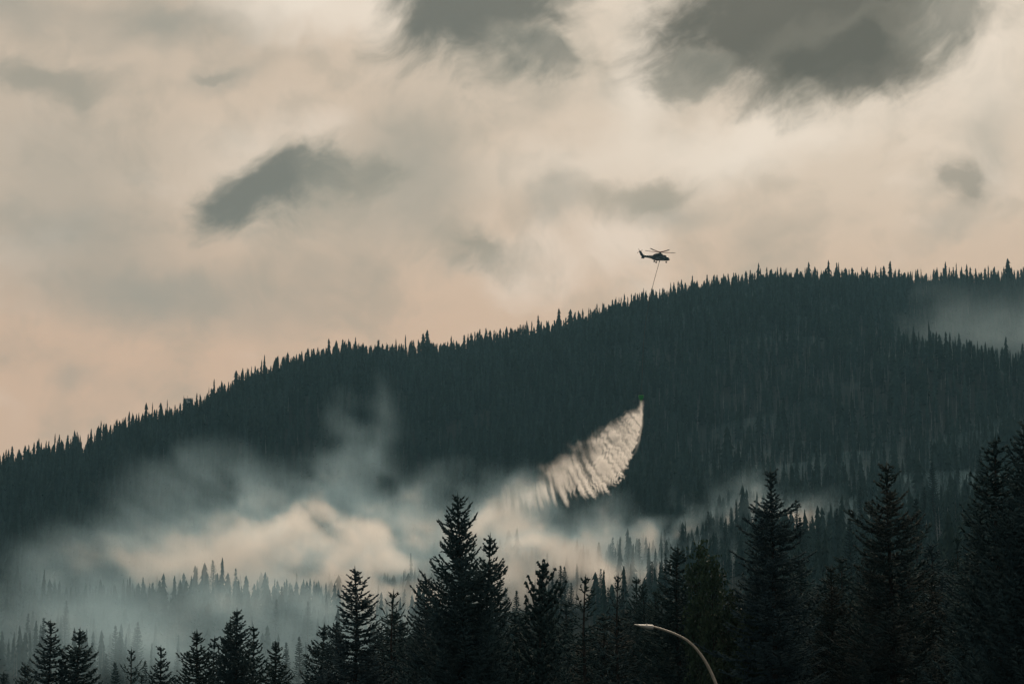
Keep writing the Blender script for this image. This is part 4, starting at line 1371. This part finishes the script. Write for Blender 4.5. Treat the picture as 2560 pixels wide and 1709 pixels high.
# billows over the valley: centre pixel, distance, half sizes (m) across / along the view / up, strength
PUFFS = [
    # bright bank left of centre
    (770, 1385, 1330, 30, 60, 15, 0.050), (880, 1440, 1290, 34, 55, 16, 0.040), (690, 1430, 1310, 32, 50, 13, 0.034), (1000, 1475, 1240, 34, 50, 15, 0.032),
    (940, 1510, 1180, 46, 60, 16, 0.022), (1110, 1460, 1260, 30, 50, 14, 0.030), (820, 1560, 1080, 50, 60, 15, 0.014),
    # low fog lying in the valley
    (60, 1530, 1080, 40, 80, 15, 0.018), (230, 1590, 1040, 46, 80, 17, 0.012), (450, 1560, 1060, 48, 80, 16, 0.016), (600, 1600, 1000, 46, 70, 16, 0.012),
    (60, 1640, 860, 44, 90, 14, 0.009), (250, 1655, 800, 44, 90, 13, 0.008), (480, 1655, 820, 44, 90, 14, 0.008), (700, 1640, 820, 44, 90, 13, 0.007), (330, 1500, 1140, 40, 60, 13, 0.013), (40, 1460, 1180, 26, 60, 10, 0.014),
    (150, 1730, 640, 40, 80, 14, 0.006), (420, 1730, 640, 40, 80, 14, 0.006), (680, 1720, 660, 40, 80, 14, 0.005),
    # blue-grey cloud above it
    (520, 1255, 1480, 34, 70, 19, 0.0036), (430, 1320, 1420, 32, 60, 14, 0.0040), (620, 1320, 1430, 34, 60, 13, 0.0050), (300, 1400, 1330, 40, 60, 12, 0.0060), (480, 1410, 1330, 40, 60, 13, 0.0075),
    (110, 1290, 1440, 40, 60, 20, 0.0013), (60, 1390, 1340, 40, 60, 12, 0.0035), (200, 1250, 1500, 40, 60, 14, 0.0009), (560, 1370, 1370, 36, 50, 11, 0.0060),
    # wisps climbing the dark slope
    (900, 1130, 1660, 22, 50, 20, 0.0026), (965, 1060, 1710, 13, 40, 24, 0.0018), (820, 1200, 1580, 26, 50, 15, 0.0034), (740, 1250, 1520, 24, 50, 14, 0.0030), (560, 1190, 1560, 22, 50, 16, 0.0024), (1010, 1215, 1540, 20, 45, 12, 0.0040), (960, 1290, 1480, 22, 40, 10, 0.0042),
    (1110, 1260, 1490, 30, 50, 9, 0.0040), (1190, 1310, 1430, 34, 50, 10, 0.0075), (1060, 1370, 1400, 28, 45, 10, 0.0090),
    # middle bank under the water drop
    (1250, 1390, 1360, 38, 55, 14, 0.014), (1400, 1335, 1420, 40, 55, 9, 0.0060), (1530, 1305, 1450, 38, 50, 9, 0.0070), (1650, 1305, 1450, 22, 45, 9, 0.0095),
    (1440, 1455, 1320, 36, 50, 10, 0.024), (1330, 1460, 1290, 32, 50, 11, 0.020), (1560, 1430, 1360, 28, 45, 10, 0.013), (1700, 1400, 1400, 28, 40, 10, 0.011), (1825, 1490, 1290, 16, 30, 7, 0.018),
    # puffs on the right
    (1845, 1235, 1540, 24, 40, 9, 0.0105), (1925, 1275, 1480, 20, 36, 8, 0.011), (1990, 1305, 1440, 16, 32, 6, 0.012), (2120, 1310, 1420, 22, 36, 6, 0.012), (2180, 1335, 1400, 16, 30, 5, 0.011),
    (2050, 1265, 1480, 26, 36, 5, 0.0035), (1720, 1215, 1620, 30, 46, 9, 0.0022),
]


def build_smoke():
    lo, hi, res = (-235, 520, 12), (215, 1790, 330), (200, 150, 140)
    X, Y, Z = grid(lo, hi, res)
    # rolling displacement of space gives the billows their shape
    wx = fbm(X / 46, Y / 170, Z / 46, 5, 0.58) - 0.5
    wy = fbm(X / 46 + 31, Y / 60 + 7, Z / 46, 3, 0.5) - 0.5
    wz = fbm(X / 46 + 11, Y / 170 + 3, Z / 46 + 23, 5, 0.58) - 0.5
    Xw, Yw, Zw = X + wx * 80, Y + wy * 50, Z + wz * 66
    D = np.zeros_like(X)
    for (px, py, d, a, b, c, s) in PUFFS:
        p = at(px, py, d)
        s = s * (0.085 if d < 1200 and px < 760 else 0.22 if d < 1200 and px < 960 else 0.46 if px < 1240 and py > 1340 else 0.75 if py > 1340 else 0.8)
        b = b * 1.0
        r2 = ((Xw - p.x) / a) ** 2 + ((Yw - p.y) / b) ** 2 + ((Zw - p.z) / c) ** 2
        D += s * np.exp(-r2 * 1.1)
    fine = fbm(X / 21 + wx * 2.2, Y / 160, Z / 15 + wz * 2.2, 6, 0.66)
    D *= 0.10 + 1.8 * sstep(0.32, 0.68, fine)
    D -= 0.00015
    # a lid of clear air at the box faces
    for A, l, h in ((X, lo[0], hi[0]), (Y, lo[1], hi[1]), (Z, lo[2], hi[2])):
        w = (h - l) * 0.05
        D *= sstep(l, l + w, A) * sstep(h, h - w, A)
    D = np.clip(D, 0, None)
    volume_object('smoke', D, lo, hi, M['smoke'], 'pale wildfire smoke drifting low through the valley trees', 'smoke')

    # the gully behind the spur, upper right
    lo, hi, res = (120, 2330, 300), (760, 3250, 690), (150, 80, 100)
    X, Y, Z = grid(lo, hi, res)
    wx = fbm(X / 90, Y / 110, Z / 60, 5) - 0.5
    wz = fbm(X / 90 + 11, Y / 260, Z / 60 + 5, 5) - 0.5
    Xw, Zw = X + wx * 110, Z + wz * 80
    D = np.zeros_like(X)
    for (px, py, d, a, b, c, s) in ((2540, 900, 2650, 75, 110, 40, 0.0022), (2480, 820, 2720, 80, 110, 28, 0.0009), (2360, 770, 2800, 80, 110, 20, 0.0005), (2600, 800, 2750, 80, 110, 50, 0.0009), (2200, 740, 2850, 60, 100, 18, 0.0004), (2000, 745, 2800, 60, 80, 14, 0.0002)):
        p = at(px, py, d)
        D += s * np.exp(-(((Xw - p.x) / a) ** 2 + ((Y - p.y) / b) ** 2 + ((Zw - p.z) / c) ** 2) * 1.1)
    D *= 0.2 + 1.5 * sstep(0.3, 0.7, fbm(X / 55 + wx, Y / 200, Z / 30 + wz, 5, 0.58))
    for A, l, h in ((X, lo[0], hi[0]), (Y, lo[1], hi[1]), (Z, lo[2], hi[2])):
        w = (h - l) * 0.05
        D *= sstep(l, l + w, A) * sstep(h, h - w, A)
    D = np.clip(D - 0.00012, 0, None)
    volume_object('gully_smoke', D, lo, hi, M['far_smoke'], 'thin grey smoke filling the gully behind the wooded spur', 'smoke')


def build_spray():
    """water let go from the bucket: a falling curtain left behind along the flight, combed into streaks"""
    yc = HD - 3
    a, b = at(1090, 1330, yc), at(1625, 996, yc)
    lo, hi, res = (a.x, yc - 16, a.z), (b.x, yc + 16, b.z), (260, 30, 150)
    X, Y, Z = grid(lo, hi, res)
    px, py = to_px(X, Y * 0 + yc, Z)
    # ragged edges: lateral combing by height-independent noise
    px0 = px
    tx = (fbm((px + py * 0.9) / 7.0, (py - px) / 70.0, Y / 16.0 + 5, 2, 0.6) - 0.5)
    px = px + tx * np.interp(px0, [1400, 1540, 1590, 1606], [4, 26, 20, 3])
    lower = np.interp(px, [1090, 1180, 1250, 1320, 1390, 1450, 1500, 1545, 1572, 1590, 1600, 1606, 1610], [1345, 1335, 1318, 1290, 1262, 1252, 1240, 1212, 1165, 1115, 1075, 1040, 1000])
    upper = np.interp(px, [1090, 1180, 1250, 1320, 1400, 1480, 1540, 1580, 1603, 1612], [1245, 1222, 1195, 1160, 1118, 1074, 1040, 1018, 1003, 1003])
    kx = np.interp(px, [1150, 1300, 1450, 1550, 1605], [0.04, 0.12, 0.38, 0.75, 0.9])
    lean = px - (py - 1150) * kx
    comb = fbm(lean / 8.0, py / 95.0, Y / 22.0, 3, 0.62)
    teeth = fbm(lean / 5.0 + 40, py / 60.0, Y / 16.0, 2, 0.6)
    comb2 = fbm(lean / 34.0 + 7, py / 42.0, Y / 30.0 + 3, 5, 0.58)
    mott = fbm(px / 42.0 + 17, py / 34.0, Y / 30.0 + 9, 5, 0.58)
    lower = lower + (comb - 0.58) * np.interp(px, [1090, 1300, 1450, 1560, 1605], [80, 130, 130, 70, 10]) + (teeth - 0.55) * np.interp(px, [1300, 1450, 1560, 1605], [15, 45, 60, 14])
    upper = upper + (0.5 - comb2) * np.interp(px, [1090, 1400, 1590, 1605], [120, 90, 26, 2])
    t = (py - upper) / np.maximum(lower - upper, 4)
    edge_lo = sstep(1.02, np.interp(px, [1090, 1350, 1500, 1605], [0.45, 0.68, 0.86, 0.92]), t)
    edge_up = sstep(0.0, np.interp(px, [1090, 1400, 1600], [0.85, 0.62, 0.25]), t)
    D = edge_lo * edge_up
    D *= np.interp(px, [1100, 1190, 1290, 1400, 1500, 1600, 1612], [0.0, 0.07, 0.19, 0.42, 0.85, 1.15, 0.2])
    low_t = sstep(0.25, 0.85, t) * np.interp(px, [1200, 1350, 1600], [1.0, 0.85, 0.55])
    streak = 0.12 + 1.5 * sstep(0.36, 0.66, comb)
    cloud = 0.25 + 1.1 * sstep(0.34, 0.64, mott)
    D *= cloud * (1 - 0.85 * low_t) * (0.35 + 1.0 * sstep(0.36, 0.64, comb)) + streak * low_t
    px = px0
    # curtain thickness grows with age; it wanders a little across the flight
    w = np.interp(px, [1090, 1400, 1600, 1612], [9.0, 6.5, 1.6, 0.8])
    yo = (fbm(px / 60.0, py / 80.0, px * 0 + 3.3, 2) - 0.5) * 6 * np.interp(px, [1400, 1605], [1, 0.05])
    D *= np.exp(-((Y - yc - yo) / w) ** 2) * np.interp(px, [1090, 1400, 1600], [0.9, 1.0, 2.2])
    # the fresh stream right under the spout
    st = np.exp(-((px - np.interp(py, [1000, 1060, 1100, 1150], [1603, 1603.5, 1597, 1582])) / 3.0) ** 2) * np.exp(-((Y - yc) / 1.2) ** 2) * sstep(1150, 1060, py)
    D += 1.6 * st * (0.6 + 0.8 * fbm(px / 3, py / 6, Y, 2))
    for A, l, h in ((X, lo[0], hi[0]), (Y, lo[1], hi[1]), (Z, lo[2], hi[2])):
        wd = (h - l) * 0.03
        D *= sstep(l, l + wd, A) * sstep(h, h - wd, A)
    D = np.clip(D * 0.13 - 0.002, 0, None)
    volume_object('water_spray', D, lo, hi, M['spray'], 'feathered curtain of falling water trailing from the green bucket', 'water')


def build_slope_mist():
    """thin smoke lying between the trees of the upper slope: a closed slab that follows the ground"""
    us = np.linspace(-0.30, 0.30, 150)
    fr = np.linspace(0, 1, 110)
    Ug, Fg = np.meshgrid(us, fr, indexing='ij')
    Dg = 1180 + (ridge_d(Ug) - 60 - 1180) * Fg
    X = Ug * Dg
    Z = terrain(X, Dg)
    th = 1.0 + 2.5 * sstep(0.0, 0.08, Ug) + 12.0 * sstep(0.34, 0.70, fbm(X / 80 + 4, Dg / 130, X * 0 + 8.5, 5)) * (0.22 + 0.78 * sstep(0.0, 0.16, Ug + 0.05)) * (0.35 + 0.65 * np.maximum(sstep(0.55, 0.80, Fg), sstep(0.02, 0.09, Ug)))
    th *= 0.25 + 0.75 * np.maximum(sstep(0.15, 0.09, Ug), sstep(2100, 1800, Dg))
    th += 7.0 * sstep(2100, 1500, Dg) * sstep(0.0, 0.13, Ug) * sstep(0.3, 0.7, fbm(X / 50 + 1, Dg / 90, X * 0 + 2.5, 4))
    th *= sstep(0, 0.28, Fg) * sstep(1, 0.93, Fg) + 0.02
    n, m = Ug.shape
    bot = np.stack([X, Dg, Z - 0.5], -1).reshape(-1, 3)
    top = np.stack([X, Dg, Z + th], -1).reshape(-1, 3)
    i = np.arange(n * m).reshape(n, m)
    q = np.stack([i[:-1, :-1], i[1:, :-1], i[1:, 1:], i[:-1, 1:]], -1).reshape(-1, 4)
    k = n * m
    ring = np.concatenate([i[:, 0], i[-1, 1:], i[-2::-1, -1], i[0, -2:0:-1]])
    nx = np.roll(ring, -1)
    F = np.concatenate([q[:, ::-1], q + k, np.stack([ring, nx, nx + k, ring + k], 1)])
    o = add_obj('slope_mist', mesh_from('slope_mist', np.concatenate([bot, top]), F, M['mist']))
    tag(o, 'thin bluish smoke clinging between the trees of the upper slope', 'smoke', kind='stuff')


build_smoke()
build_spray()
build_slope_mist()

hz = box(-2600, 2600, -400, 5600, -1.6, 745)
ho = add_obj('haze', mesh_from('haze', *hz, M['haze']))
tag(ho, 'thin bluish smoke haze filling the air', 'haze', kind='stuff')
